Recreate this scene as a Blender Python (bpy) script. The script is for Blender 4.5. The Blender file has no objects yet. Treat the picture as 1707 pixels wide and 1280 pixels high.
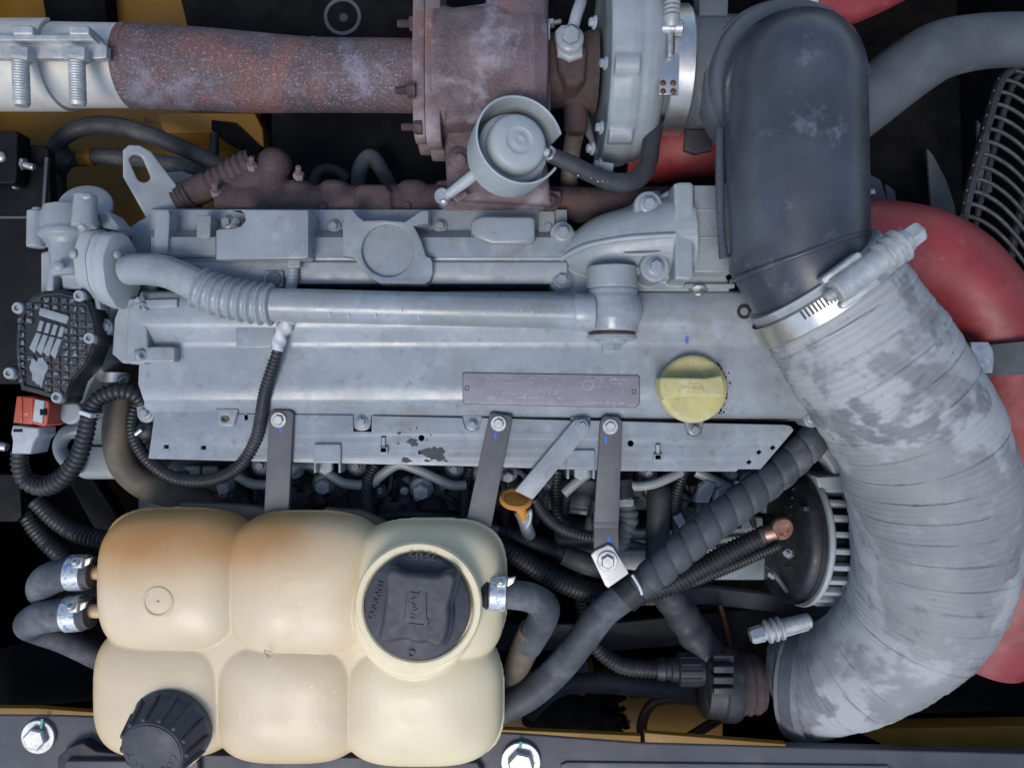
import bpy, bmesh, math, random
from mathutils import Vector as V, Matrix
from mathutils.geometry import tessellate_polygon
from math import radians, sin, cos, pi

random.seed(7)
SC = bpy.context.scene
COL = SC.collection

# ------------------------------------------------------------------ camera, sky, sun, exposure
S = 0.00075          # metres covered by one photo pixel at the valve cover's top face (h = 0)
H = 1240.0           # camera height above that face, in the same pixel units (0.93 m)
Z0 = 0.90            # height of that face above the ground

cam_d = bpy.data.cameras.new('camera')
cam = bpy.data.objects.new('camera', cam_d)
COL.objects.link(cam)
cam.location = (0, 0, Z0 + H * S)
cam_d.sensor_width = 36.0
cam_d.lens = 36.0 * H / 1707.0
cam_d.clip_start = 0.01
cam_d.clip_end = 200
SC.camera = cam

SUN_EL, SUN_AZ = 58.0, 200.0       # soft light from the open side of the bay
world = bpy.data.worlds.new('World')
SC.world = world
world.use_nodes = True
wn = world.node_tree
wn.nodes.clear()
sky = wn.nodes.new('ShaderNodeTexSky')
sky.sky_type = 'NISHITA'
sky.sun_disc = False
sky.sun_elevation = radians(SUN_EL)
sky.sun_rotation = radians(SUN_AZ)
sky.air_density = 1.0
sky.dust_density = 1.2
sky.ozone_density = 1.0
bg = wn.nodes.new('ShaderNodeBackground')
bg.inputs['Strength'].default_value = 0.13
wo = wn.nodes.new('ShaderNodeOutputWorld')
wn.links.new(sky.outputs[0], bg.inputs[0])
wn.links.new(bg.outputs[0], wo.inputs[0])

sun_d = bpy.data.lights.new('sun', 'SUN')
sun_d.energy = 1.4
sun_d.angle = radians(24)
sun_d.color = (1.0, 0.95, 0.88)
sun = bpy.data.objects.new('sun', sun_d)
COL.objects.link(sun)
az, el = radians(SUN_AZ), radians(SUN_EL)
sdir = V((sin(az) * cos(el), cos(az) * cos(el), sin(el)))   # towards the sun
sun.rotation_euler = sdir.to_track_quat('Z', 'Y').to_euler()
sun.location = (0, -2, 4)

SC.view_settings.view_transform = 'Standard'
SC.view_settings.look = 'None'
SC.view_settings.gamma = 1.0
SC.view_settings.use_curve_mapping = False
SC.view_settings.exposure = 0.44

# ------------------------------------------------------------------ pixel -> place
def W(x, y, h=0.0):
    k = S * (H - h) / H
    return V(((x - 853.5) * k, (640.0 - y) * k, Z0 + h * S))
def L(r, h=0.0):
    return r * S * (H - h) / H

# ------------------------------------------------------------------ materials
MATS = {}
def M(name, c1, c2=None, scale=25, lo=.35, hi=.65, rough=.5, rough2=None, metal=0.0, bump=0.0, bscale=300,
      spec=None, sscale=600, slo=.6, shi=.66, dust=None, dscale=18, dlo=.5, dhi=.7, damt=.7, sss=0.0, coat=0.0, stretch=None, ior=1.5, dist=0.6):
    m = bpy.data.materials.new(name)
    m.use_nodes = True
    t = m.node_tree
    b = t.nodes['Principled BSDF']
    n, l = t.nodes, t.links
    geo = n.new('ShaderNodeNewGeometry')
    vec = geo.outputs['Position']
    if stretch:
        mp = n.new('ShaderNodeMapping'); mp.inputs['Scale'].default_value = stretch
        l.new(vec, mp.inputs[0]); vec = mp.outputs[0]
    def noise(sc, det=5, rgh=.6, ds=0.0):
        q = n.new('ShaderNodeTexNoise'); q.inputs['Scale'].default_value = sc
        q.inputs['Detail'].default_value = det; q.inputs['Roughness'].default_value = rgh
        q.inputs['Distortion'].default_value = ds
        l.new(vec, q.inputs['Vector']); return q.outputs['Fac']
    def ramp(fac, a, c):
        q = n.new('ShaderNodeMapRange'); q.inputs['From Min'].default_value = a; q.inputs['From Max'].default_value = c
        q.interpolation_type = 'SMOOTHSTEP'
        l.new(fac, q.inputs['Value']); return q.outputs[0]
    def mix(fac, A, Bc):
        q = n.new('ShaderNodeMix'); q.data_type = 'RGBA'
        l.new(fac, q.inputs['Factor'])
        for s, v in ((q.inputs['A'], A), (q.inputs['B'], Bc)):
            if isinstance(v, tuple): s.default_value = (*v, 1)
            else: l.new(v, s)
        return q.outputs['Result']
    c2 = c2 or tuple(x * .8 for x in c1)
    f1 = ramp(noise(scale, 7, .62, dist * .4), lo, hi)
    col = mix(f1, c1, c2)
    dmask = None
    if spec:
        specs = spec if isinstance(spec, list) else [(spec, sscale, slo, shi)]
        for sp_ in specs:
            sc_, ss_, a_, b_ = sp_[:4]
            fm = ramp(noise(ss_, 5, .62, .3), a_, b_)
            if len(sp_) > 4:
                mm = n.new('ShaderNodeMath'); mm.operation = 'MULTIPLY'; mm.inputs[1].default_value = sp_[4]
                l.new(fm, mm.inputs[0]); fm = mm.outputs[0]
            col = mix(fm, col, sc_)
    if dust:
        dmask = ramp(noise(dscale, 9, .68, .15), dlo, dhi)
        mm = n.new('ShaderNodeMath'); mm.operation = 'MULTIPLY'; mm.inputs[1].default_value = damt
        l.new(dmask, mm.inputs[0]); dmask = mm.outputs[0]
        col = mix(dmask, col, dust)
    l.new(col, b.inputs['Base Color'])
    r2 = rough2 if rough2 is not None else min(1, rough + .15)
    q = n.new('ShaderNodeMapRange'); q.inputs['To Min'].default_value = rough; q.inputs['To Max'].default_value = r2
    l.new(noise(scale * 2.3, 6, .6), q.inputs['Value']); q.inputs['From Min'].default_value = .35; q.inputs['From Max'].default_value = .65
    l.new(q.outputs[0], b.inputs['Roughness'])
    b.inputs['Metallic'].default_value = metal
    b.inputs['IOR'].default_value = ior
    if coat:
        b.inputs['Coat Weight'].default_value = coat; b.inputs['Coat Roughness'].default_value = .15
    if sss:
        b.inputs['Subsurface Weight'].default_value = sss
        b.inputs['Subsurface Radius'].default_value = (1.0, .7, .4)
        b.inputs['Subsurface Scale'].default_value = .012
    if bump:
        bp = n.new('ShaderNodeBump'); bp.inputs['Strength'].default_value = bump; bp.inputs['Distance'].default_value = .0012
        l.new(noise(bscale, 6, .65), bp.inputs['Height'])
        l.new(bp.outputs[0], b.inputs['Normal'])
    MATS[name] = m
    return m

GREY = M('engine_grey_paint', (.282, .318, .352), (.235, .268, .298), 14, rough=.22, rough2=.38, bump=.12, bscale=220,
         spec=[((.08, .09, .095), 240, .71, .75, .9), ((.38, .405, .435), 34, .50, .70, .5), ((.185, .20, .205), 6, .48, .62, .6), ((.15, .145, .13), 80, .56, .74, .55), ((.20, .19, .165), 17, .56, .68, .5), ((.43, .45, .47), 300, .64, .72, .5)], dust=(.31, .31, .295), dscale=9, damt=.4)
GREYC = M('engine_grey_casting', (.288, .322, .342), (.235, .265, .283), 22, rough=.30, rough2=.46, bump=.28, bscale=420,
          spec=[((.09, .09, .09), 200, .70, .75, .9), ((.33, .37, .41), 40, .54, .72, .4)], dust=(.28, .29, .28), dscale=12, damt=.4)
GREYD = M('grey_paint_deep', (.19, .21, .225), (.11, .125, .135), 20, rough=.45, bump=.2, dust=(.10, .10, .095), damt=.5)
RUST = M('rusted_iron', (.165, .118, .125), (.10, .068, .073), 20, rough=.72, rough2=.9, metal=.15, bump=.9, bscale=240,
         spec=[((.21, .09, .065), 11, .54, .68, .7), ((.34, .305, .325), 330, .52, .68, .6), ((.36, .33, .36), 760, .58, .68, .5), ((.07, .05, .055), 330, .57, .66, .85), ((.37, .35, .39), 18, .50, .68, .6)])
RUSTD = M('dark_rusted_iron', (.085, .058, .058), (.055, .04, .042), 40, rough=.75, rough2=.92, metal=.15, bump=.6, bscale=420,
          spec=[((.17, .12, .12), 560, .60, .68), ((.12, .065, .05), 25, .58, .68)])
RUSTP = M('rusted_exhaust_pipe', (.125, .088, .092), (.085, .058, .06), 22, rough=.66, rough2=.85, metal=.2, bump=.8, bscale=300,
          spec=[((.25, .24, .31), 13, .52, .66, .6), ((.20, .078, .06), 8, .50, .62, .8), ((.33, .31, .36), 330, .52, .68, .6), ((.36, .35, .40), 700, .58, .68, .5), ((.075, .055, .065), 300, .56, .66, .85)])
TANBR = M('brown_coolant_pipe', (.15, .125, .095), (.10, .085, .065), 30, rough=.6, bump=.2, spec=[((.04, .03, .025), 160, .66, .70)], dust=(.22, .2, .16), dscale=14)
SILV = M('aluminised_steel', (.68, .66, .61), (.56, .55, .52), 16, rough=.42, rough2=.6, metal=.45, bump=.12, dust=(.34, .32, .28), dscale=12, damt=.6)
SLVW = M('matte_aluminised_sleeve', (.62, .60, .55), (.50, .49, .45), 10, rough=.5, rough2=.65, metal=.15, bump=.12, spec=[((.36, .35, .33), 30, .56, .72, .6)], dust=(.40, .37, .32), dscale=14, damt=.5)
ZINC = M('zinc_plated_steel', (.52, .53, .53), (.40, .41, .42), 60, rough=.35, rough2=.55, metal=.85, bump=.15, dust=(.35, .33, .30), dscale=30, damt=.5)
STAIN = M('stainless_band', (.62, .62, .60), (.52, .52, .51), 40, rough=.30, rough2=.42, metal=.9)
GALV = M('galvanised_clamp', (.50, .52, .52), (.38, .40, .41), 70, rough=.45, rough2=.65, metal=.6, bump=.3, bscale=500, dust=(.38, .35, .31), dscale=40)
BLKPL = M('black_plastic', (.022, .024, .028), (.014, .015, .017), 40, rough=.42, rough2=.58, bump=.12, dust=(.09, .09, .09), dscale=22, dlo=.52, dhi=.75, damt=.55)
CAPPL = M('cap_black_plastic', (.036, .040, .052), (.028, .031, .040), 40, rough=.48, rough2=.6, bump=.2, bscale=700, spec=[((.30, .30, .30), 330, .72, .75)], dust=(.10, .105, .12), dscale=25, damt=.35)
RUB = M('black_rubber', (.026, .028, .033), (.040, .043, .05), 35, rough=.55, rough2=.72, bump=.15, dust=(.11, .115, .12), dscale=16, dlo=.50, dhi=.72, damt=.5)
RUBD = M('dusty_black_rubber', (.042, .046, .055), (.06, .066, .077), 28, rough=.55, rough2=.7, bump=.15, bscale=500,
         spec=[((.012, .013, .015), 130, .68, .72)], dust=(.20, .215, .24), dscale=13, dlo=.46, dhi=.68, damt=.55)
DUCT = M('black_duct_steel', (.034, .039, .052), (.052, .06, .078), 10, rough=.24, rough2=.40, bump=.06, bscale=300,
         spec=[((.16, .18, .22), 420, .70, .73), ((.011, .012, .016), 150, .69, .72), ((.08, .09, .112), 7, .50, .66, .4)], dust=(.19, .205, .24), dscale=22, dlo=.56, dhi=.76, damt=.6)
SLEEVE = M('grey_rubber_sleeve', (.085, .095, .11), (.06, .068, .08), 20, rough=.6, rough2=.75, bump=.15, dust=(.20, .215, .235), dscale=20, damt=.6)
HOSEG = M('dusty_grey_hose', (.075, .088, .10), (.055, .064, .075), 14, rough=.65, rough2=.8, bump=.12, dust=(.15, .165, .175), dscale=12, damt=.5)
RED = M('red_silicone', (.25, .028, .032), (.18, .021, .025), 10, rough=.42, rough2=.6, bump=.2, bscale=500, spec=[((.30, .10, .10), 60, .58, .74, .5), ((.38, .24, .23), 350, .67, .73, .5)], dust=(.32, .15, .15), dscale=9, dlo=.5, dhi=.72, damt=.45)
YEL = M('yellow_machine_paint', (.28, .14, .011), (.22, .108, .010), 9, rough=.4, rough2=.6, bump=.1, spec=[((.07, .045, .02), 38, .64, .72)], dust=(.20, .13, .05), dscale=12, damt=.5)
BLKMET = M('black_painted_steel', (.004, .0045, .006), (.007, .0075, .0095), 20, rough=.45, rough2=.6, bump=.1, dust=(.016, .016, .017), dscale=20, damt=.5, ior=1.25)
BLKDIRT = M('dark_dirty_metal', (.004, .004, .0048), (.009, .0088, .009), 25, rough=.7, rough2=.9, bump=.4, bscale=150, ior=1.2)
RAILM = M('dark_grey_rail_paint', (.050, .054, .066), (.075, .078, .09), 12, rough=.42, rough2=.58, bump=.1, spec=[((.20, .19, .17), 260, .69, .73)], dust=(.13, .12, .11), dscale=9, dlo=.52, dhi=.7, damt=.6)
BRKM = M('grey_brown_bracket_paint', (.105, .105, .112), (.085, .085, .092), 16, rough=.42, rough2=.55, bump=.12, dust=(.17, .16, .14), dscale=22, dlo=.56, dhi=.72, damt=.5)
CAPY = M('oil_cap_yellow', (.50, .455, .19), (.42, .385, .19), 40, rough=.5, rough2=.65, bump=.25, spec=[((.24, .20, .08), 70, .58, .72, .8), ((.56, .54, .36), 50, .55, .70, .6)], dust=(.40, .385, .29), dscale=24, damt=.6, sss=.1)
ORNG = M('orange_plastic', (.62, .27, .045), (.54, .21, .03), 40, rough=.45, rough2=.6, dust=(.5, .36, .18), dscale=40, damt=.5)
CONR = M('red_connector_plastic', (.42, .075, .035), (.36, .06, .03), 60, rough=.45, dust=(.5, .42, .38), dscale=60, dlo=.58, damt=.7)
CONG = M('pale_grey_connector', (.42, .45, .47), (.34, .36, .38), 60, rough=.45, spec=[((.1, .1, .1), 200, .66, .7)])
COPP = M('copper', (.60, .34, .25), (.48, .26, .19), 50, rough=.32, rough2=.45, metal=.9)
COPD = M('tarnished_copper_tube', (.15, .065, .04), (.09, .04, .028), 40, rough=.45, metal=.6, dust=(.12, .08, .06))
PLATE = M('etched_data_plate', (.215, .205, .235), (.25, .24, .275), 60, rough=.5, rough2=.62, metal=.25, bump=.1, spec=[((.36, .35, .40), 300, .60, .68)], stretch=(.5, 1.4, 1))
INK = M('pale_plate_print', (.40, .39, .44), (.30, .29, .33), 300, rough=.6)
BLUEI = M('blue_marker_paint', (.04, .12, .55), (.05, .16, .62), 80, rough=.5)
GREENI = M('green_marker_paint', (.06, .32, .24), (.08, .4, .3), 80, rough=.5)
BLUEC = M('blue_clamp_coating', (.16, .29, .50), (.50, .53, .56), 130, lo=.36, hi=.50, rough=.35, metal=.5, bump=.2, spec=[((.7, .72, .72), 260, .58, .62), ((.22, .12, .08), 200, .68, .72)])
WHT = M('pale_tape', (.58, .60, .62), (.46, .48, .5), 60, rough=.45, bump=.3)
DARKH = M('primer_dark', (.055, .058, .066), (.04, .042, .048), 60, rough=.6)
def worn_edges(m, col, amt=.55, a=.53, c=.60):
    t = m.node_tree; n, l = t.nodes, t.links; b = n['Principled BSDF']
    src = b.inputs['Base Color'].links[0].from_socket
    g = n.new('ShaderNodeNewGeometry'); q = n.new('ShaderNodeMapRange'); q.inputs['From Min'].default_value = a; q.inputs['From Max'].default_value = c; q.inputs['To Max'].default_value = amt
    l.new(g.outputs['Pointiness'], q.inputs['Value'])
    x = n.new('ShaderNodeMix'); x.data_type = 'RGBA'; l.new(q.outputs[0], x.inputs['Factor']); l.new(src, x.inputs['A']); x.inputs['B'].default_value = (*col, 1)
    l.new(x.outputs['Result'], b.inputs['Base Color'])
worn_edges(GREYC, (.42, .45, .47))
worn_edges(RUST, (.34, .27, .26), .5)
DISC = M('pale_grey_cover', (.36, .40, .41), (.30, .335, .35), 18, rough=.40, rough2=.5, bump=.08, dust=(.44, .42, .30), dscale=30, dlo=.58, damt=.4)

def tank_material():
    m = M('aged_coolant_tank_plastic', (.72, .60, .42), (.66, .53, .34), 9, rough=.34, rough2=.48, bump=.10, bscale=260,
          spec=[((.78, .73, .62), 110, .62, .72, .7), ((.80, .76, .68), 420, .66, .71, .8), ((.42, .30, .17), 300, .70, .74, .7), ((.60, .50, .33), 4, .45, .65, .5)], sss=.35)
    t = m.node_tree; n, l = t.nodes, t.links
    b = n['Principled BSDF']
    src = b.inputs['Base Color'].links[0].from_socket
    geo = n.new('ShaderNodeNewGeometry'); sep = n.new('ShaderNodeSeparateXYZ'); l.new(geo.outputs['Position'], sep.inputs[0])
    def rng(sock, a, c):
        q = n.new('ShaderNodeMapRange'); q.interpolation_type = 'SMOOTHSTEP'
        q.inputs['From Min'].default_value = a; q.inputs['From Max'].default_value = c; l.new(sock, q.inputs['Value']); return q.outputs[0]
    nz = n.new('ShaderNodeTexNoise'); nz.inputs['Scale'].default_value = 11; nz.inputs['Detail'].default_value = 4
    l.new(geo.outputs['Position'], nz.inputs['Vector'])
    def math_(op, a, c):
        q = n.new('ShaderNodeMath'); q.operation = op
        for i, v in enumerate((a, c)):
            if isinstance(v, (int, float)): q.inputs[i].default_value = v
            else: l.new(v, q.inputs[i])
        return q.outputs[0]
    # heat browning: the side of the tank next to the engine and away from the filler
    yy = rng(sep.outputs['Y'], W(0, 1010).y, W(0, 855).y)
    xx = rng(sep.outputs['X'], W(640, 0).x, W(420, 0).x)
    fac = math_('MULTIPLY', math_('MULTIPLY', yy, xx), math_('ADD', .45, math_('MULTIPLY', nz.outputs['Fac'], 1.3)))
    mx = n.new('ShaderNodeMix'); mx.data_type = 'RGBA'; l.new(fac, mx.inputs['Factor']); l.new(src, mx.inputs['A']); mx.inputs['B'].default_value = (.47, .24, .08, 1)
    # amber staining by height; translucent edge darkening is painted into the colour too
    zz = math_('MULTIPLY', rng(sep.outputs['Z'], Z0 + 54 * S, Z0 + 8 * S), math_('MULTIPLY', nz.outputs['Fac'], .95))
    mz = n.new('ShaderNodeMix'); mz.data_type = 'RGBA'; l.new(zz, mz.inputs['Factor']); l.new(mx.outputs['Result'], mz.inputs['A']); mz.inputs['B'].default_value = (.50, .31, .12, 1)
    # the lobe under the filler is paler and greener: fresh coolant shows through
    gx = rng(sep.outputs['X'], W(575, 0).x, W(650, 0).x)
    gx2 = math_('MULTIPLY', gx, .55)
    my = n.new('ShaderNodeMix'); my.data_type = 'RGBA'; l.new(gx2, my.inputs['Factor']); l.new(mz.outputs['Result'], my.inputs['A']); my.inputs['B'].default_value = (.76, .70, .47, 1)
    l.new(my.outputs['Result'], b.inputs['Base Color'])
    return m
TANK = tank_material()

def hose_material():
    m = M('fabric_wrapped_hose', (.235, .24, .25), (.19, .195, .206), 8, rough=.5, rough2=.68, bump=.3, bscale=260,
          spec=[((.39, .40, .415), 5.2, .47, .53, .7), ((.125, .13, .148), 6.0, .52, .57, .85), ((.33, .335, .34), 28, .52, .75, .5), ((.085, .09, .10), 60, .66, .72, .6), ((.42, .42, .42), 240, .66, .74, .5)],
          dust=(.29, .285, .26), dscale=22, damt=.5)
    return m
HOSEF = hose_material()

# ------------------------------------------------------------------ object helpers
WL = {}
def finish(o, parent):
    COL.objects.link(o)
    w = WL[o]
    if parent is not None:
        o.parent = parent
        o.location = w - WL[parent]
    else:
        o.location = w
    return o
def tag(o, label=None, cat=None, group=None, kind=None):
    if label: o['label'] = label
    if cat: o['category'] = cat
    if group: o['group'] = group
    if kind: o['kind'] = kind
    return o
def thing(name, label, cat, at, group=None):
    o = bpy.data.objects.new(name, None)
    o.empty_display_size = .02
    WL[o] = W(*at)
    finish(o, None)
    return tag(o, label, cat, group)
def from_mesh(name, me, mat, parent=None, smooth=38):
    n = len(me.vertices)
    xs = [0.0] * (3 * n)
    me.vertices.foreach_get('co', xs)
    mn = V((min(xs[0::3]), min(xs[1::3]), min(xs[2::3]))); mx = V((max(xs[0::3]), max(xs[1::3]), max(xs[2::3])))
    c = V(((mn.x + mx.x) / 2, (mn.y + mx.y) / 2, mn.z))
    me.transform(Matrix.Translation(-c))
    if smooth:
        me.polygons.foreach_set('use_smooth', [True] * len(me.polygons))
        me.set_sharp_from_angle(angle=radians(smooth))
    me.materials.clear(); me.materials.append(mat)
    me.name = name
    o = bpy.data.objects.new(name, me)
    WL[o] = c
    return finish(o, parent)
def ob(name, bm, mat, parent=None, smooth=38, cast=None):
    bmesh.ops.recalc_face_normals(bm, faces=bm.faces)
    me = bpy.data.meshes.new(name)
    bm.to_mesh(me); bm.free()
    if cast:
        vox, it = cast
        t = bpy.data.objects.new('tmp', me); COL.objects.link(t)
        r = t.modifiers.new('r', 'REMESH'); r.mode = 'VOXEL'; r.voxel_size = vox * S; r.adaptivity = 0
        s = t.modifiers.new('s', 'SMOOTH'); s.factor = .5; s.iterations = it
        dg = bpy.context.evaluated_depsgraph_get()
        me2 = bpy.data.meshes.new_from_object(t.evaluated_get(dg))
        bpy.data.objects.remove(t); bpy.data.meshes.remove(me)
        me = me2
        smooth = 180
    return from_mesh(name, me, mat, parent, smooth)
def BM():
    return bmesh.new()

# ------------------------------------------------------------------ shape builders (all add to a bmesh)
def face(bm, vs):
    try: bm.faces.new(vs)
    except ValueError: pass
def bridge(bm, a, b):
    n = len(a)
    for i in range(n):
        face(bm, (a[i], a[(i + 1) % n], b[(i + 1) % n], b[i]))
def catmull(P, res):
    out = []
    n = len(P)
    for i in range(n - 1):
        p0, p1, p2, p3 = P[max(i - 1, 0)], P[i], P[i + 1], P[min(i + 2, n - 1)]
        for k in range(res):
            t = k / res
            out.append(tuple(.5 * (2 * b + (c - a) * t + (2 * a - 5 * b + 4 * c - d) * t * t + (3 * b - a - 3 * c + d) * t ** 3)
                             for a, b, c, d in zip(p0, p1, p2, p3)))
    out.append(tuple(P[-1]))
    return out
def resample(P, step):
    out = [P[0]]; acc = 0.0
    for a, b in zip(P, P[1:]):
        d = (V(b[:3]) - V(a[:3])).length
        if d < 1e-9: continue
        pos = step - acc
        while pos <= d:
            t = pos / d
            out.append(tuple(x + (y - x) * t for x, y in zip(a, b)))
            pos += step
        acc = (acc + d) % step
    return out
def add_tube(bm, pts, seg=20, res=8, rfun=None, step=None, caps=True, curve=True, flat=1.0):
    """pts: (x, y, h, r) in photo pixels. rfun(s, theta) scales the radius at arc length s (pixels)."""
    P = [(*W(x, y, h), L(r, h)) for x, y, h, r in pts]
    if curve and len(P) > 2: P = catmull(P, res)
    if step: P = resample(P, step * S)
    n = len(P)
    C = [V(p[:3]) for p in P]
    T = [((C[min(i + 1, n - 1)] - C[max(i - 1, 0)])).normalized() for i in range(n)]
    up = V((0, 0, 1)) if abs(T[0].z) < .9 else V((0, 1, 0))
    N = (up - T[0] * up.dot(T[0])).normalized()
    rings = []; s = 0.0
    for i in range(n):
        if i:
            s += (C[i] - C[i - 1]).length / S
            N = (N - T[i] * N.dot(T[i])).normalized()
        B = T[i].cross(N)
        ring = []
        # widths are read off the picture: away from its centre a round tube looks wider than it is
        rxy = V((C[i].x, C[i].y)); txy = V((T[i].x, T[i].y))
        tn = rxy.length / max(Z0 + H * S - C[i].z, 1e-6)
        sp = abs(rxy.x * txy.y - rxy.y * txy.x) / max(rxy.length, 1e-6)
        fw = 1 / math.sqrt(1 + (tn * sp) ** 2)
        for k in range(seg):
            th = 2 * pi * k / seg
            r = P[i][3] * fw * (rfun(s, th) if rfun else 1.0)
            ring.append(bm.verts.new(C[i] + N * (r * cos(th) * flat) + B * (r * sin(th))))
        rings.append(ring)
    for a, b in zip(rings, rings[1:]): bridge(bm, a, b)
    if caps:
        face(bm, rings[0][::-1]); face(bm, rings[-1])
    return bm
def axes(d):
    d = V(d).normalized()
    u = V((0, 0, 1)) if abs(d.z) < .9 else V((0, 1, 0))
    u = (u - d * u.dot(d)).normalized()
    return d, u, d.cross(u)
def add_lathe(bm, o, d, prof, seg=32, a0=0.0, a1=None, k=S):
    """prof: (t, r) along axis d from point o, in pixels (k metres each)."""
    d, u, v = axes(d)
    full = a1 is None
    m = seg if full else seg + 1
    rings = []
    for t, r in prof:
        ring = []
        for i in range(m):
            th = 2 * pi * i / seg if full else a0 + (a1 - a0) * i / seg
            ring.append(bm.verts.new(o + d * (t * k) + (u * cos(th) + v * sin(th)) * (max(r, .01) * k)))
        rings.append(ring)
    for a, b in zip(rings, rings[1:]):
        if full: bridge(bm, a, b)
        else:
            for i in range(m - 1): face(bm, (a[i], a[i + 1], b[i + 1], b[i]))
    if full:
        face(bm, rings[0][::-1]); face(bm, rings[-1])
    return bm
def add_ring_lathe(bm, o, d, prof, seg=32, a0=0.0, a1=None, k=S):
    """closed profile loop revolved: a ring."""
    d, u, v = axes(d)
    full = a1 is None
    m = seg if full else seg + 1
    rings = []
    for i in range(m):
        th = 2 * pi * i / seg if full else a0 + (a1 - a0) * i / seg
        rings.append([bm.verts.new(o + d * (t * k) + (u * cos(th) + v * sin(th)) * (r * k)) for t, r in prof])
    for i in range(m if full else m - 1): bridge(bm, rings[i], rings[(i + 1) % m])
    if not full:
        face(bm, rings[0][::-1]); face(bm, rings[-1])
    return bm
def area(p):
    return .5 * sum(a[0] * b[1] - b[0] * a[1] for a, b in zip(p, p[1:] + p[:1]))
def inset(p, d):
    """offset a ccw polygon inwards by d"""
    n = len(p); out = []
    for i in range(n):
        a, b, c = V(p[i - 1]), V(p[i]), V(p[(i + 1) % n])
        e1, e2 = (b - a), (c - b)
        if e1.length < 1e-9 or e2.length < 1e-9:
            out.append(tuple(b)); continue
        e1.normalize(); e2.normalize()
        n1, n2 = V((-e1.y, e1.x)), V((-e2.y, e2.x))
        m = n1 + n2
        k = max(1 + n1.dot(n2), .35)
        out.append(tuple(b + m * (d / k)))
    return out
def add_plate2(bm, outer, holes, z0, z1, ch, fr):
    """outer/holes: 2-D polygons in metres; extrude from z0 to z1 with a rounded upper edge; fr maps (x, y, z) to the world"""
    outer = [tuple(q) for q in outer]
    if area(outer) < 0: outer = outer[::-1]
    loops = [outer] + [([tuple(q) for q in h] if area([tuple(q) for q in h]) < 0 else [tuple(q) for q in h][::-1]) for h in holes]
    steps = [(0, z0)]
    if ch > 0:
        for a in (0, 30, 60, 90):
            steps.append((ch * (1 - cos(radians(a))), z1 - ch + ch * sin(radians(a))))
    else:
        steps.append((0, z1))
    tops, bots = [], []
    for lp in loops:
        prev = None
        for (ins, z) in steps:
            q = inset(lp, ins) if ins else lp
            cur = [bm.verts.new(fr(x, y, z)) for x, y in q]
            if prev: bridge(bm, prev, cur)
            else: bots.append((q, cur))
            prev = cur
        tops.append((q, prev))
    for lst, flip in ((tops, False), (bots, True)):
        vs = [v for _, c in lst for v in c]
        tri = tessellate_polygon([[V((x, y, 0)) for x, y in q] for q, _ in lst])
        for t in tri:
            face(bm, [vs[i] for i in (t[::-1] if flip else t)])
    return bm
def add_plate(bm, outline, h0, h1, ch=1.5, holes=()):
    """outline in photo pixels as seen at height h1, straight walls down to h0"""
    def cv(p): return [tuple(W(x, y, h1).xy) for x, y in p]
    return add_plate2(bm, cv(outline), [cv(h) for h in holes], Z0 + h0 * S, Z0 + h1 * S, ch * S, lambda x, y, z: V((x, y, z)))
def circ(x, y, r, n=28, ry=None):
    return [(x + r * cos(2 * pi * i / n), y + (ry or r) * sin(2 * pi * i / n)) for i in range(n)]
def rect(x0, y0, x1, y1, r=0, n=5):
    if not r: return [(x0, y0), (x1, y0), (x1, y1), (x0, y1)]
    o = []
    for cx, cy, a in ((x1 - r, y0 + r, -90), (x1 - r, y1 - r, 0), (x0 + r, y1 - r, 90), (x0 + r, y0 + r, 180)):
        for i in range(n + 1):
            t = radians(a + 90 * i / n); o.append((cx + r * cos(t), cy + r * sin(t)))
    return o
def add_box(bm, x0, y0, x1, y1, h0, h1, ch=2, r=0):
    return add_plate(bm, rect(x0, y0, x1, y1, r), h0, h1, ch)
def add_oplate(bm, o, n, up, outline, t0, t1, ch=1.0, holes=()):
    """a plate whose face looks along n; outline in pixels in the plane, 'up' gives the plane's y direction"""
    n = V(n).normalized(); v = V(up); v = (v - n * v.dot(n)).normalized(); u = v.cross(n)
    def fr(x, y, z): return o + u * x + v * y + n * z
    sc = lambda p: [(x * S, y * S) for x, y in p]
    return add_plate2(bm, sc(outline), [sc(h) for h in holes], t0 * S, t1 * S, ch * S, fr)
def add_ball(bm, c, r, sc=(1, 1, 1), n=24):
    """superellipsoid-free sphere, r in metres"""
    m = Matrix.Translation(c) @ Matrix.Diagonal((r * sc[0], r * sc[1], r * sc[2], 1))
    bmesh.ops.create_uvsphere(bm, u_segments=n, v_segments=n // 2, radius=1, matrix=m)
    return bm
def add_super(bm, c, a, b, cc, n=3.0, m=2.6, nu=48, nv=24):
    def sp(w, e): return math.copysign(abs(w) ** e, w)
    rows = []
    for j in range(1, nv):
        ph = -pi / 2 + pi * j / nv
        rows.append([bm.verts.new(c + V((a * sp(cos(ph), 2 / m) * sp(cos(2 * pi * i / nu), 2 / n), b * sp(cos(ph), 2 / m) * sp(sin(2 * pi * i / nu), 2 / n), cc * sp(sin(ph), 2 / m)))) for i in range(nu)])
    for p, q in zip(rows, rows[1:]): bridge(bm, p, q)
    face(bm, rows[0][::-1]); face(bm, rows[-1])
    return bm

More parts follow.
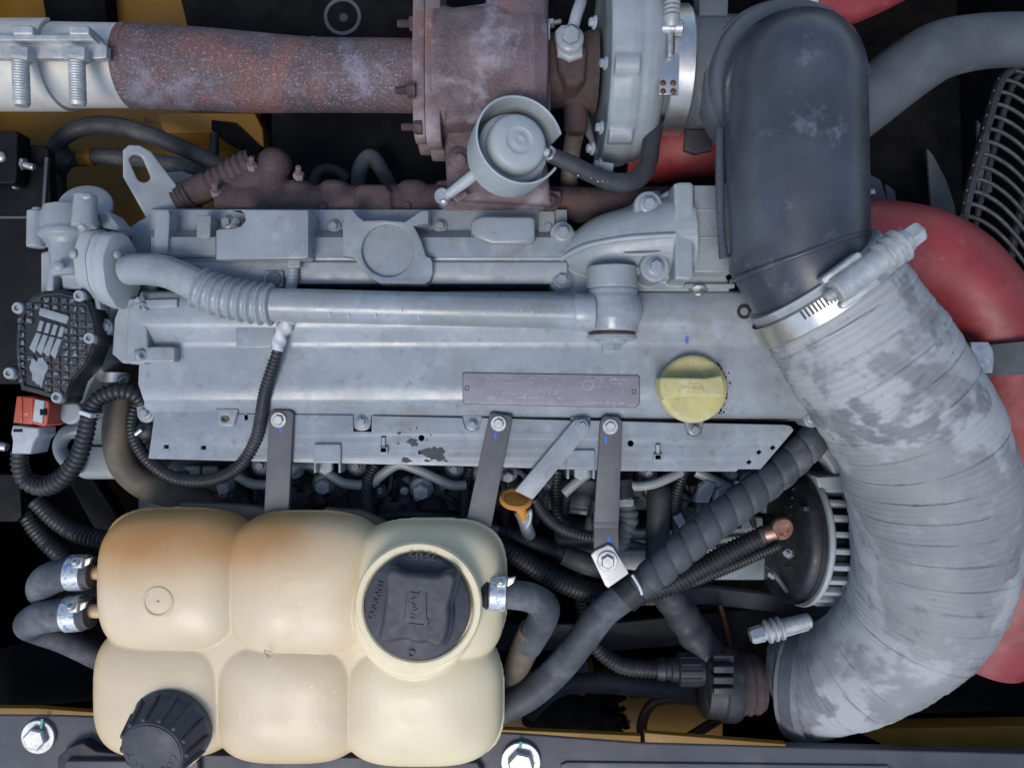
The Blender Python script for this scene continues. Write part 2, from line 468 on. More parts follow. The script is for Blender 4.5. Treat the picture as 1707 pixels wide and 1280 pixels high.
# shared bolt meshes, unit washer radius
BOLT = {}
def bolt_mesh(style, mat):
    key = (style, mat.name)
    if key in BOLT: return BOLT[key]
    bm = BM(); z = V((0, 0, 1)); o = V((0, 0, 0))
    if style == 'flange':
        add_lathe(bm, o, z, [(0, 1), (.16, 1), (.26, .9), (.34, .74)], 28, k=1)
        add_lathe(bm, o, z, [(.2, .66), (.82, .66), (.92, .55), (.92, .02)], 6, k=1)
        add_lathe(bm, o, z, [(.5, .40), (.935, .40), (.955, .02)], 18, k=1)
    elif style == 'cap':     # socket screw with a recess
        add_lathe(bm, o, z, [(0, 1), (.8, 1), (1.0, .85), (1.0, .5), (.6, .45), (.6, .02)], 24, k=1)
    elif style == 'hex':     # plain hex with washer
        add_lathe(bm, o, z, [(0, 1), (.22, 1), (.26, .96), (.26, .6)], 28, k=1)
        add_lathe(bm, o, z, [(.2, .68), (.55, .68), (.64, .58), (.64, .02)], 6, k=1)
    elif style == 'stud':    # nut with a threaded stud
        add_lathe(bm, o, z, [(0, 1), (.9, 1), (1.1, .86), (1.1, .3)], 6, k=1)
        pr = []
        for i in range(10): pr += [(1.0 + i * .16, .52), (1.08 + i * .16, .46)]
        add_lathe(bm, o, z, pr + [(2.65, .4), (2.65, .02)], 14, k=1)
    elif style == 'dome':
        add_lathe(bm, o, z, [(0, 1), (.3, .98), (.55, .8), (.7, .5), (.75, .02)], 20, k=1)
    bmesh.ops.recalc_face_normals(bm, faces=bm.faces)
    me = bpy.data.meshes.new('bolt_' + style); bm.to_mesh(me); bm.free()
    me.polygons.foreach_set('use_smooth', [True] * len(me.polygons)); me.set_sharp_from_angle(angle=radians(32))
    me.materials.append(mat)
    BOLT[key] = me
    return me
def bolt(x, y, h, r, parent, mat=None, style='flange', d=(0, 0, 1), name='bolt', spin=None):
    """r: apparent washer radius in pixels"""
    mat = mat or GREY
    o = bpy.data.objects.new(name, bolt_mesh(style, mat))
    WL[o] = W(x, y, h)
    finish(o, parent)
    o.scale = (L(r, h),) * 3
    q = V(d).normalized().to_track_quat('Z', 'Y')
    o.rotation_mode = 'QUATERNION'
    from mathutils import Quaternion
    o.rotation_quaternion = q @ Quaternion((0, 0, 1), spin if spin is not None else random.uniform(0, 1))
    return o
def mark(pts, h, mat, parent, name='paint_mark', th=.5):
    bm = BM(); add_plate(bm, pts, h - .3, h + th, 0)
    return ob(name, bm, mat, parent, 0)
def blotch(x, y, rx, ry, seed, n=26, j=.35):
    rnd = random.Random(seed); o = []
    ph = [rnd.uniform(0, 6.28) for _ in range(4)]
    for i in range(n):
        a = 2 * pi * i / n
        k = 1 + j * (.5 * sin(2 * a + ph[0]) + .4 * sin(3 * a + ph[1]) + .35 * sin(5 * a + ph[2]) + .25 * sin(9 * a + ph[3])) + rnd.uniform(-.08, .08)
        o.append((x + rx * k * cos(a), y + ry * k * sin(a)))
    return o
def text(s, x, y, h, size, rot, mat, parent, name='lettering', ext=.6):
    c = bpy.data.curves.new('t', 'FONT'); c.body = s; c.size = size * S; c.extrude = ext * S
    c.align_x = 'CENTER'; c.align_y = 'CENTER'; c.resolution_u = 3
    t = bpy.data.objects.new('tmp', c); COL.objects.link(t)
    dg = bpy.context.evaluated_depsgraph_get()
    me = bpy.data.meshes.new_from_object(t.evaluated_get(dg))
    bpy.data.objects.remove(t); bpy.data.curves.remove(c)
    me.transform(Matrix.Translation(W(x, y, h)) @ Matrix.Rotation(radians(rot), 4, 'Z'))
    return from_mesh(name, me, mat, parent, 0)
def corr(p, depth=.13):
    """corrugation profile for tubes sampled every p/4 pixels"""
    def f(s, th):
        q = (s / p) % 1.0
        return 1.0 if q < .5 else 1.0 - depth
    return f
def conduit(name, pts, label, p=8.0, depth=.14, mat=None, seg=14, cat='conduit', group=None, parent=None, flatlen=None):
    bm = BM()
    add_tube(bm, pts, seg, 10, corr(p, depth), p / 4.0)
    o = ob(name, bm, mat or BLKPL, parent, 50)
    if label: tag(o, label, cat, group)
    return o
def hose(name, pts, mat, label=None, cat='hose', group=None, parent=None, seg=24, res=10):
    bm = BM(); add_tube(bm, pts, seg, res)
    o = ob(name, bm, mat, parent, 60)
    if label: tag(o, label, cat, group)
    return o

# ================================================================== the bay
def slab(name, outline, h0, h1, mat, ch=1.5, kind='structure', holes=()):
    bm = BM(); add_plate(bm, outline, h0, h1, ch, holes)
    return tag(ob(name, bm, mat), kind=kind)
slab('bay_floor', rect(-900, -900, 2600, 2200), -720, -700, BLKDIRT, 0)
# side walls of the engine bay, below the level of the engine's top
slab('bay_wall_left', rect(-330, -420, -300, 1650), -700, -60, BLKMET)
slab('bay_wall_right', rect(1960, -420, 1990, 1650), -700, -60, BLKMET)
slab('bay_wall_rear', rect(-300, -420, 1960, -390), -700, -60, BLKMET)
slab('bay_wall_front', rect(-300, 1560, 1960, 1590), -700, -90, BLKMET)
# yellow chassis plates seen behind the exhaust
slab('chassis_plate', [(-240, -200), (430, -200), (430, 150), (452, 345), (452, 420), (-240, 420)], -420, -390, YEL, 3)
slab('chassis_rib', [(45, -160), (160, -160), (180, 60), (80, 60)], -390, -340, BLKDIRT, 4)
slab('chassis_gusset', [(258, 188), (425, 188), (438, 215), (440, 246), (395, 240), (350, 222), (275, 222)], -390, -270, YEL, 4)
slab('chassis_gusset_dark', [(352, 200), (392, 205), (438, 248), (418, 256), (380, 240), (352, 216)], -270, -262, BLKDIRT, 2)
slab('floor_plate', rect(760, 1120, 1205, 1420), -345, -320, YEL, 2, holes=[circ(905, 1228, 30)])
slab('sole_beam', [(1420, 1215), (1900, 1207), (1900, 1262), (1500, 1262), (1470, 1240)], -190, -150, YEL, 4)

def panel(name, outline, h0, h1, mat, label, cat, ch=2, holes=(), group=None):
    bm = BM(); add_plate(bm, outline, h0, h1, ch, holes)
    return tag(ob(name, bm, mat), label, cat, group)
# black insulation panel behind the exhaust pipe, with its round stamp
t = thing('insulation_panel', 'black dusty insulation panel behind the rusty exhaust pipe, stamped with a ring', 'panel', (600, 40, -170))
bm = BM(); add_plate(bm, [(262, -160), (1010, -160), (1010, 130), (440, 130), (318, 70)], -185, -165, 3)
ob('sheet', bm, BLKDIRT, t)
bm = BM(); add_ring_lathe(bm, W(571, 28, -165), (0, 0, 1), [(-1, 25), (1, 25.5), (1, 31), (-1, 31.5)], 36, k=L(1, -165))
ob('stamped_ring', bm, HOSEG, t)
bm = BM(); add_lathe(bm, W(573, 30, -165), (0, 0, 1), [(-1, 8), (1, 7), (1, 0)], 16, k=L(1, -165))
ob('stamped_dot', bm, RUB, t)
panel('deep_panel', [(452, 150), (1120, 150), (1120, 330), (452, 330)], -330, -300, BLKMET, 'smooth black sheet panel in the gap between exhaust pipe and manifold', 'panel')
bm = BM(); add_tube(bm, [(598, 330, -240, 12), (600, 285, -230, 14), (618, 262, -225, 14), (640, 290, -235, 13), (660, 330, -250, 12)], 14)
tag(ob('rear_hose', bm, HOSEG), 'short dark hose looped in the gap behind the manifold', 'hose')
bm = BM(); add_tube(bm, [(520, 340, -240, 10), (530, 290, -235, 11), (560, 285, -235, 10), (580, 300, -240, 10)], 12)
tag(ob('rear_cable', bm, RUB), 'thin black cable behind the manifold beside the looped hose', 'cable')

# dark members deep under the engine
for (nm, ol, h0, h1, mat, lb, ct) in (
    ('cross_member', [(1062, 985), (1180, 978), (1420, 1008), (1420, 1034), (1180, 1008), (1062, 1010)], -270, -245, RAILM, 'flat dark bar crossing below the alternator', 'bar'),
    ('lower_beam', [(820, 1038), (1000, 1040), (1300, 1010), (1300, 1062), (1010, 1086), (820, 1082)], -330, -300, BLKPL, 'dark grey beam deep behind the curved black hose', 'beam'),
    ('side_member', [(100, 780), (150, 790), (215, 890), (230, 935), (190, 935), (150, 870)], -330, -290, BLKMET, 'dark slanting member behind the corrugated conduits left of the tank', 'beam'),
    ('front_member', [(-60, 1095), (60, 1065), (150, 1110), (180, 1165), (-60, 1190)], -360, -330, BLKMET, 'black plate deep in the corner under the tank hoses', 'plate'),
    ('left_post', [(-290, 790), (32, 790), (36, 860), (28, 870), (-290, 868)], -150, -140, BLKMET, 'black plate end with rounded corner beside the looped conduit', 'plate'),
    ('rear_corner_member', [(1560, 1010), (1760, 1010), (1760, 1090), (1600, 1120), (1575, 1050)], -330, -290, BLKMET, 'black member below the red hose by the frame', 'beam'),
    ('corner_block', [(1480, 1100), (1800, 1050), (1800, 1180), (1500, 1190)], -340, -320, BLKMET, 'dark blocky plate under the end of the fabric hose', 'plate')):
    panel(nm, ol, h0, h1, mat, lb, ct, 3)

# ------------------------------------------------------------------ front frame rail with bolts
t = thing('frame_rail', 'dark grey frame rail with dusty paint along the front of the bay', 'frame rail', (850, 1300, -100))
bm = BM(); add_plate(bm, [(-260, 1190), (100, 1192), (860, 1222), (1070, 1238), (1707, 1256), (2000, 1262), (2000, 1480), (-260, 1480)], -80, -60, 3)
rail = ob('rail_top', bm, RAILM, t)
bm = BM(); add_plate(bm, [(-260, 1178), (60, 1180), (172, 1188), (172, 1198), (60, 1194), (-260, 1192)], -76, -63, 1)
ob('yellow_edge', bm, YEL, t)
bm = BM(); add_plate(bm, [(800, 1214), (1068, 1226), (1068, 1240), (860, 1226), (800, 1224)], -76, -63, 1)
ob('yellow_edge', bm, YEL, t)
bm = BM(); add_plate(bm, [(1075, 1221), (1310, 1240), (1310, 1250), (1075, 1242)], -76, -63, 1)
ob('yellow_edge', bm, YEL, t)
for bx, by, r in ((67, 1225, 28), (868, 1266, 33)):
    b_ = bolt(bx, by, -60, r, t, ZINC, 'hex', spin=.3)
mark([(68, 1198), (72, 1198), (70, 1216), (66, 1216)], -48, GREENI, t)
mark([(866, 1236), (870, 1236), (870, 1246), (865, 1246)], -48, GREENI, t)
bm = BM(); add_plate(bm, [(320, 1258), (580, 1262), (795, 1271), (806, 1290), (806, 1330), (310, 1330)], -60, -44, 2)
ob('cover_strip', bm, RAILM, t)
bm = BM(); add_plate(bm, [(96, 1262), (115, 1245), (138, 1238), (160, 1252), (220, 1258), (235, 1300), (240, 1330), (96, 1330)], -60, -38, 2)
ob('tank_foot', bm, BLKPL, t)
bm = BM(); add_plate(bm, rect(108, 1268, 330, 1330, 4), -38, -28, 2)
ob('tank_foot_cap', bm, RAILM, t)
bm = BM(); add_plate(bm, [(935, 1274), (945, 1270), (1480, 1276), (1490, 1290), (935, 1290)], -60, -56, 1)
ob('inset_plate', bm, RAILM, t)

# black sheet bracket at the left edge
t = thing('steel_panel', 'black painted steel side panel with a stepped bracket and zinc bolts', 'panel', (0, 430, -60))
bm = BM(); add_plate(bm, [(-298, 242), (72, 242), (80, 250), (84, 330), (66, 640), (-298, 640)], -90, -70, 2)
ob('panel_sheet', bm, BLKMET, t)
bm = BM(); add_plate(bm, [(-200, 218), (26, 218), (29, 224), (27, 300), (22, 306), (-200, 306)], -70, -36, 2)
ob('bracket_block', bm, BLKMET, t)
bm = BM(); add_plate(bm, [(-298, 360), (66, 360), (66, 364), (-298, 364)], -70, -66, 1); ob('crease', bm, RAILM, t)
bm = BM(); add_plate(bm, [(74, 262), (80, 262), (74, 350), (69, 350)], -70, -64, 1); ob('edge_lip', bm, RAILM, t)
bolt(31, 272, -52, 11, t, ZINC, 'stud', d=(1, -.3, .1))
bolt(2, 262, -36, 9, t, ZINC, 'dome')
bolt(26, 308, -64, 8, t, ZINC, 'dome', d=(.8, -.3, .5))
bm = BM(); add_tube(bm, [(-20, 742, -100, 8), (4, 744, -100, 8), (12, 746, -100, 7)], 14)
tag(ob('pin', bm, ZINC), 'blunt bare metal pin beside the pale grey connector', 'pin')

# ================================================================== engine top: block and covers
t = thing('engine_block', 'dark grey engine block side deep below the wiring tray', 'engine block', (750, 830, -330))
bm = BM(); add_plate(bm, [(230, 760), (1330, 775), (1380, 860), (1300, 860), (1240, 850), (230, 850)], -330, -210, 4)
ob('head_side', bm, GREYD, t)
bm = BM(); add_plate(bm, [(930, 880), (1290, 880), (1345, 920), (1320, 967), (1150, 967), (930, 930)], -330, -205, 4)
ob('pump_casing', bm, GREY, t)
for i in range(3):
    bm = BM(); add_tube(bm, [(930, 884 + 16 * i, -200, 4), (1120, 886 + 16 * i, -200, 4), (1290, 878 + 14 * i, -200, 4)], 8); ob('cast_rib', bm, GREYC, t)
bm = BM(); add_plate(bm, rect(860, 800, 1010, 850, 6), -260, -190, 4); ob('cast_step', bm, GREYD, t)
for x in (1180, 1232): 
    bm = BM(); add_plate(bm, rect(x, 862, x + 40, 884, 4), -205, -185, 2); ob('cast_step', bm, GREYC, t)

def profile_cover(name, prof, xl, xr, hb, mat, parent):
    """long casting: (y, h) profile swept in x from xl(y) to xr(y)"""
    bm = BM(); cols = []
    nx = 2
    P = list(prof)
    for (y, h) in P:
        a, b = xl(y), xr(y)
        cols.append([bm.verts.new(W(a + (b - a) * i / (nx - 1), y, h)) for i in range(nx)])
    low = [[bm.verts.new(V((v.co.x, v.co.y, Z0 + hb * S))) for v in c] for c in cols]
    n = len(P)
    for j in range(n - 1):
        for i in range(nx - 1): face(bm, (cols[j][i], cols[j][i + 1], cols[j + 1][i + 1], cols[j + 1][i]))
        face(bm, (cols[j][0], cols[j + 1][0], low[j + 1][0], low[j][0]))
        face(bm, (cols[j][-1], low[j][-1], low[j + 1][-1], cols[j + 1][-1]))
    for c, l_ in ((cols[0], low[0]), (cols[-1], low[-1])):
        for i in range(nx - 1): face(bm, (c[i], c[i + 1], l_[i + 1], l_[i]))
    face(bm, [l_[0] for l_ in low] + [l_[-1] for l_ in low][::-1])
    bmesh.ops.recalc_face_normals(bm, faces=bm.faces)
    bmesh.ops.bevel(bm, geom=[e for e in bm.edges if len(e.link_faces) == 2 and e.calc_face_angle(0) > .5], offset=2.5 * S, segments=3, affect='EDGES', clamp_overlap=True)
    return ob(name, bm, mat, parent, 30)
def lerp(x, a, b, c, d):
    u = max(0, min(1, (x - a) / (b - a))); return c + (d - c) * u

# lower valve cover
VC = thing('valve_cover', 'long grey valve cover with stepped faces below the ribbed grey pipe', 'valve cover', (780, 600, -60))
prof = [(484, -34), (487, 4), (496, 11), (512, 14), (538, 15), (546, 12), (556, 7), (568, -2), (574, -5), (582, -6), (640, -5), (664, -6), (670, -9), (697, -34), (702, -60)]
profile_cover('cover_body', prof, lambda y: 232 if y < 600 else lerp(y, 600, 672, 216, 240),
              lambda y: lerp(y, 520, 690, 1275, 1352), -110, GREY, VC)
bm = BM()
add_plate(bm, [(186, 590), (190, 530), (200, 505), (214, 497), (236, 497), (236, 606), (204, 606)], -70, 8, 3)
add_plate(bm, [(208, 600), (214, 512), (226, 502), (243, 502), (247, 600), (238, 608), (216, 607)], -60, 14, 3)
ob('end_cap', bm, GREYC, VC, cast=(1.6, 4))
bm = BM(); add_plate(bm, rect(222, 578, 291, 604, 5), -20, 14, 2.5); ob('boss', bm, GREY, VC)
bm = BM(); add_plate(bm, [(392, 542), (460, 542), (456, 576), (448, 581), (400, 581), (393, 576)], -10, 12, 3); ob('pad', bm, GREY, VC)
bm = BM(); add_plate(bm, [(232, 500), (295, 498), (295, 512), (234, 514)], -10, 19, 2); ob('pad', bm, GREY, VC)
bolt(233, 592, 14, 9, VC, GREY, 'cap', d=(.75, 0, .6))
bolt(235, 508, 17, 8, VC, GREY, 'cap', d=(.6, -.5, .6))
# bolt lugs along the lower edge
for (x, y) in ((243, 686), (603, 701), (787, 706), (968, 709), (1157, 714), (1355, 694)):
    bm = BM(); add_plate(bm, [(x - 17, y - 14), (x + 17, y - 14), (x + 15, y + 6)] + [(x + 15 * cos(radians(a)), y + 4 + 15 * sin(radians(a))) for a in range(20, 170, 20)] + [(x - 15, y + 6)], -70, -28, 2.5)
    ob('lug', bm, GREY, VC)
    bolt(x, y + 2, -28, 11 if x < 1300 else 12, VC, GREY)
bm = BM(); add_ring_lathe(bm, W(1240, 520, 13), (0, 0, 1), [(0, 12), (3, 12), (3, 7), (0, 7)], 24); ob('grommet', bm, BLKPL, VC)
mark([(1144, 556), (1148, 556), (1147, 573), (1143, 572)], 3.0, BLUEI, VC, th=1.0).rotation_euler.x = 0
# upper cover
UC = thing('head_cover', 'grey upper cam cover with bolt rail and round raised boss above the ribbed pipe', 'cylinder head cover', (600, 420, -40))
prof = [(346, -70), (350, -24), (384, -22), (389, -8), (396, 5), (428, 9), (430.5, 4), (433, 3), (435.5, 4), (438, 10), (456, 9), (473, 3), (477, -30)]
profile_cover('cover_body', prof, lambda y: 252, lambda y: 945, -110, GREY, UC)
bm = BM()
add_plate(bm, [(178, 425), (196, 392), (230, 368), (262, 352), (262, 484), (196, 500)], -110, -30, 4)
ob('end_slope', bm, GREY, UC)
bm = BM(); add_plate(bm, [(257, 352), (281, 350), (283, 360), (279, 424), (256, 424)], -40, 18, 2); ob('rib', bm, GREY, UC)
bm = BM(); add_plate(bm, [(328, 359), (352, 359), (350, 397), (327, 397)], -40, 14, 2); ob('rib', bm, GREY, UC)
bm = BM(); add_plate(bm, [(284, 394), (360, 394), (360, 426), (278, 426), (278, 402)], -20, 11, 3); ob('pad', bm, GREY, UC)
for x, y in ((379, 371), (397, 372), (557, 378), (734, 378), (913, 380)):
    bolt(x, y, -21, 11.5, UC, GREY)
bm = BM(); add_plate(bm, [(897, 352), (925, 352), (925, 394), (897, 394)], -60, -14, 2); ob('pad', bm, GREY, UC)
# boss plate with a round recess
ol = [(575.5, 349), (587, 349), (596, 360), (606, 368), (640, 367), (675, 370), (690, 360), (703, 351), (715, 351), (714, 372), (689, 377), (696, 388), (703, 404), (710, 427), (718, 430), (721, 438), (721, 456), (717, 468), (708, 474), (634, 473), (615, 463), (601, 447), (590, 429), (571, 427), (571, 374)]
bm = BM(); add_plate(bm, ol, -10, 26, 2, holes=[circ(646.5, 418, 44, 48)])
bp_ = ob('boss_plate', bm, GREY, UC)
bm = BM(); add_plate(bm, circ(646.5, 418, 44.8, 48), 0, 17, 0); ob('recess_floor', bm, GREY, bp_, 20)
bm = BM(); add_plate(bm, [(785, 372), (792, 363), (806, 360), (886, 361), (892, 366), (892, 400), (886, 406), (820, 407), (797, 398), (785, 388)], -20, 24, 5); ob('oval_pad', bm, GREY, UC)
bm = BM(); add_plate(bm, rect(439, 451, 472, 479, 3), -10, 15, 2); ob('nut_pad', bm, GREY, UC)
bm = BM(); add_lathe(bm, W(457, 466, 15), (0, 0, 1), [(0, 12), (4, 12), (5, 10), (5, 0)], 28); ob('plug', bm, GREYD, UC)
# sheet box over the rail
t = thing('sensor_cover', 'plain light grey sheet metal box with a bitten corner on the head cover', 'cover box', (437, 390, 0))
bm = BM(); add_plate(bm, [(382, 349), (514, 350), (514, 428), (509, 431), (360, 433), (360, 385), (364, 382), (390, 381), (402, 377), (409, 368), (408, 358), (400, 353), (382, 353)], -46, 44, 2)
bx_ = ob('shell', bm, GREY, t)
bm = BM(); add_plate(bm, rect(479, 430, 500, 446, 3), 0, 24, 2); ob('cable_gland', bm, GREYC, t)
# painted cable leaving the box, pale tape, black conduit
t = thing('sensor_cable', 'sensor cable: grey painted end, pale tape, black corrugated conduit curving over the wiring tray', 'cable', (450, 620, 10))
bm = BM(); add_tube(bm, [(490, 438, 16, 9), (488, 462, 16, 10), (483, 490, 16, 10), (478, 520, 17, 10), (470, 548, 17, 10)], 14, 8, lambda s, th: 1 + .05 * sin(s * 1.1), 1.6)
ob('painted_sleeve', bm, GREYC, t)
bm = BM(); add_tube(bm, [(482, 532, 20, 13), (474, 546, 20, 13), (467, 560, 20, 11), (465, 572, 19, 12), (462, 585, 19, 10)], 14, 8, lambda s, th: 1 + .12 * sin(s * .3 + 2 * th), 2)
ob('tape_wrap', bm, WHT, t)
conduit('conduit_run', [(463, 583, 18, 9), (455, 610, 12, 10.5), (443, 650, 4, 11.5), (436, 690, -12, 11.5), (426, 735, -24, 11.5), (398, 778, -28, 11.5), (350, 800, -32, 11.5), (290, 796, -34, 11.5), (245, 765, -34, 11.5), (222, 725, -36, 12), (222, 690, -40, 12), (232, 668, -48, 12)], None, 6.4, .13, BLKPL, 14, parent=t)
bm = BM(); add_ball(bm, W(243, 718, -40), L(17, -40), (1, 1, .7)); ob('clip_head', bm, BLKPL, t)
bm = BM(); add_tube(bm, [(226, 724, -22, 4), (236, 716, -22, 4)], 8); ob('clip_tie', bm, ZINC, t)

# ================================================================== cast elbow housing + cross-over pipe
t = thing('elbow_housing', 'grey cast elbow housing with hex bolts between head cover and black duct', 'housing', (1060, 400, -20))
bm = BM()
add_plate(bm, [(916, 400), (918, 382), (925, 374), (950, 374), (985, 420), (1000, 465), (985, 486), (955, 492), (925, 490), (920, 470), (918, 440)], -60, 0, 4)
add_tube(bm, [(948, 434, -25, 32), (975, 425, -18, 43), (1010, 412, -8, 53), (1050, 404, -2, 58), (1095, 397, 2, 63), (1150, 392, 4, 68)], 36, 8)
add_plate(bm, [(1060, 362), (1062, 336), (1075, 326), (1098, 326), (1122, 312), (1156, 312), (1156, 466), (1080, 466), (1066, 455), (1064, 420)], -60, 18, 5)
add_plate(bm, circ(1081, 342, 24), -60, 44, 3)
add_plate(bm, circ(1092, 445, 25), -60, 52, 3)
add_plate(bm, circ(937, 389, 20), -60, 4, 3)
add_plate(bm, circ(936, 468, 20), -60, 4, 3)
add_plate(bm, [(1124, 306), (1134, 303), (1152, 303), (1157, 308), (1157, 462), (1150, 467), (1126, 465)], -70, 66, 4)
add_plate(bm, [(1050, 458), (1210, 458), (1218, 478), (1216, 488), (1060, 486)], -60, 0, 3)
add_plate(bm, [(972, 384), (990, 366), (1030, 350), (1062, 336), (1070, 420), (1060, 470), (985, 478)], -60, 24, 8)
add_lathe(bm, W(1020, 446, 30), (0, -1, 0), [(0, 42), (36, 42)], 36, k=L(1, 30))
ob('casting', bm, GREYC, t, cast=(1.5, 4))
bm = BM(); add_tube(bm, [(936, 432, 2, 5), (956, 420, 18, 5), (986, 408, 37, 5), (1040, 398, 54, 5), (1090, 394, 63, 5), (1126, 392, 70, 4)], 10, 8); ob('cast_rib', bm, GREYC, t)
bm = BM(); add_tube(bm, [(1040, 424, 49, 3), (1070, 424, 54, 4), (1100, 421, 56, 3)], 10, 8); ob('cast_rib', bm, GREYC, t)
bm = BM()
add_plate(bm, [(1157, 309), (1222, 309), (1222, 454), (1157, 454)], -70, 40, 2); ob('inlet_block', bm, GREY, t)
bm = BM(); add_plate(bm, [(1157, 349), (1222, 349), (1222, 351), (1157, 351)], 0, 41.5, .5); ob('cast_line', bm, GREYC, t)
bm = BM(); add_plate(bm, [(1157, 395), (1222, 395), (1222, 397), (1157, 397)], 0, 41.5, .5); ob('cast_line', bm, GREYC, t)
for x, y, h in ((1081, 342, 44), (1092, 445, 52), (938, 389, 4), (936, 468, 4)):
    bolt(x, y, h, 15.5, t, GREY)
bm = BM(); add_tube(bm, [(1158, 447, 20, 6), (1215, 447, 20, 6)], 14, curve=False); ob('rod', bm, ZINC, t)
bm = BM(); add_plate(bm, rect(1141, 473, 1225, 480, 2), -20, 8, 1); ob('lower_lip', bm, GREY, t)
bolt(1163, 482, -4, 17, t, ZINC, 'flange', d=(0, -1, .35))
bm = BM(); add_tube(bm, [(1218, 490, -10, 4), (1220, 505, -8, 4), (1232, 512, -8, 4), (1245, 508, -8, 4)], 8); ob('wire_clip', bm, BLKMET, t)

t = thing('crossover_pipe', 'long grey tube with ribbed bellows and ball joint lying across the valve cover', 'pipe', (640, 510, 30))
bm = BM()
add_tube(bm, [(214, 450, 30, 26), (240, 449, 40, 26.5), (272, 452, 46, 27), (300, 462, 48, 27), (325, 474, 48, 27.5), (345, 484, 48, 28)], 32, 8)
ob('bend', bm, GREY, t, 60)
bm = BM()
def bell(s, th): return .97 + .20 * (.5 + .5 * cos(2 * pi * s / 14.6)) ** 1.9
add_tube(bm, [(334, 480, 48, 31), (360, 491, 48, 31), (395, 500, 48, 31), (430, 506, 48, 31), (456, 508, 48, 31)], 40, 8, bell, 1.2)
ob('bellows', bm, GREY, t, 75)
bm = BM()
add_tube(bm, [(450, 508, 48, 28), (600, 512, 48, 28), (800, 517, 48, 28), (962, 521, 48, 28)], 36, 4); ob('straight_tube', bm, GREY, t, 60)
bm = BM(); add_tube(bm, [(956, 521, 48, 29.5), (960, 521, 48, 31), (984, 522, 48, 31), (990, 522, 48, 30)], 36, curve=False); ob('sleeve', bm, GREY, t)
bm = BM()
add_lathe(bm, W(1021, 484, 30), (0, -1, 0), [(-3, 38), (0, 41), (8, 41), (14, 44), (30, 46), (48, 45), (60, 42), (68, 39.5), (70, 36)], 44, k=L(1, 30))
add_ball(bm, W(1026, 518, 30), L(46, 30), (1, .92, 1))
ob('ball_joint', bm, GREY, t, cast=(1.5, 3))
bm = BM(); add_lathe(bm, W(1020, 553, 30), (0, -1, 0), [(0, 38), (3, 39.5), (5, 38)], 40, k=L(1, 30)); ob('copper_washer', bm, COPD, t)
bm = BM(); add_lathe(bm, W(1020, 558, 30), (0, -1, 0), [(0, 39), (2, 41), (7, 41), (9, 39), (9, 10)], 40, k=L(1, 30)); ob('banjo_flange', bm, GREY, t)
bolt(1019, 566, 30, 26, t, GREY, 'flange', d=(0, -1, .12), name='banjo_bolt', spin=.0)
# chipped paint on the tube
rnd = random.Random(5)
for x in (548, 580, 625, 668, 697, 772, 808, 861, 868, 885, 900):
    y = 514 + rnd.uniform(0, 12)
    mark([(x, y), (x + 1.6, y), (x + 2.0, y + rnd.uniform(3, 10)), (x + .4, y + 6)], 48 + 29 * cos(math.asin(min(.9, abs(y + 4 - 514) / 28))) , WHT, t, 'paint_chip')
# inclined flange pair at the left end
d = V((.90, -.20, .40))
o_ = W(196, 452, 24)
loz = []
for a in range(0, 360, 12):
    ca, sa = cos(radians(a)), sin(radians(a))
    pass
loz = [(-34, 16), (-31, 30), (-18, 56), (-8, 62), (8, 62), (18, 56), (31, 30), (34, 16), (34, -16), (31, -30), (18, -56), (8, -62), (-8, -62), (-18, -56), (-31, -30), (-34, -16)]
for t0, t1, k in ((-58, -31, 1.0), (-29, -14, .97), (-12, 12, 1.0)):
    bm = BM(); add_oplate(bm, o_, d, (-.35, .9, .1), [(x * k, y * k) for x, y in loz], t0, t1, 2); ob('flange', bm, GREYC, t)
bolt(196, 424, 50, 8, t, GREY, 'dome', d=d)
bolt(232, 498, 16, 9, t, GREY, 'stud', d=(.5, -.8, .1))

# ================================================================== exhaust gas valve at the left
t = thing('gas_valve', 'grey cast exhaust gas valve body with lugs beside the black patterned cover', 'valve', (130, 480, -60))
bm = BM()
add_lathe(bm, W(112, 345, 4), (.06, -1, 0), [(0, 36), (18, 38), (36, 38), (42, 42), (50, 42), (56, 34), (64, 31), (108, 30), (116, 24)], 36, k=L(1, 4))
add_plate(bm, [(68, 350), (150, 345), (162, 372), (150, 392), (70, 388), (62, 370)], -40, 30, 6)
add_lathe(bm, W(60, 352, 22), (0, -1, 0), [(0, 13), (60, 14)], 24)
add_lathe(bm, W(143, 325, 52), (-.05, -1, 0), [(0, 17), (52, 19)], 28)
add_plate(bm, [(66, 420), (150, 400), (205, 430), (210, 500), (170, 530), (140, 640), (90, 660), (66, 520)], -90, -14, 6)
add_plate(bm, [(150, 470), (196, 486), (190, 520), (172, 600), (150, 640), (128, 690), (112, 690), (118, 640), (150, 590)], -90, -20, 5)
add_plate(bm, circ(116, 688, 20), -80, -14, 4)
add_plate(bm, circ(172, 545, 15), -60, 0, 4)
add_plate(bm, [(80, 440), (90, 440), (88, 485), (76, 485)], -20, 26, 2)
add_plate(bm, [(100, 455), (130, 452), (136, 482), (104, 484)], -20, 14, 3)
add_plate(bm, [(128, 440), (134, 440), (146, 480), (138, 482)], -20, 20, 2)
add_plate(bm, [(128, 420), (150, 412), (170, 430), (176, 500), (150, 490)], -60, 20, 5)
add_plate(bm, [(155, 478), (160, 470), (168, 515), (158, 516)], -40, 16, 2)
ob('casting', bm, GREYC, t, cast=(1.7, 5))
bolt(61, 350, 24, 7, t, GREYC, 'dome', d=(0, 1, .4)); bolt(61, 408, 28, 6, t, GREYC, 'dome', d=(0, -1, .5))
bolt(146, 328, 64, 9, t, GREYC, 'dome', d=(0, .8, .7)); bolt(137, 379, 66, 7, t, GREYC, 'dome', d=(0, -.8, .6))
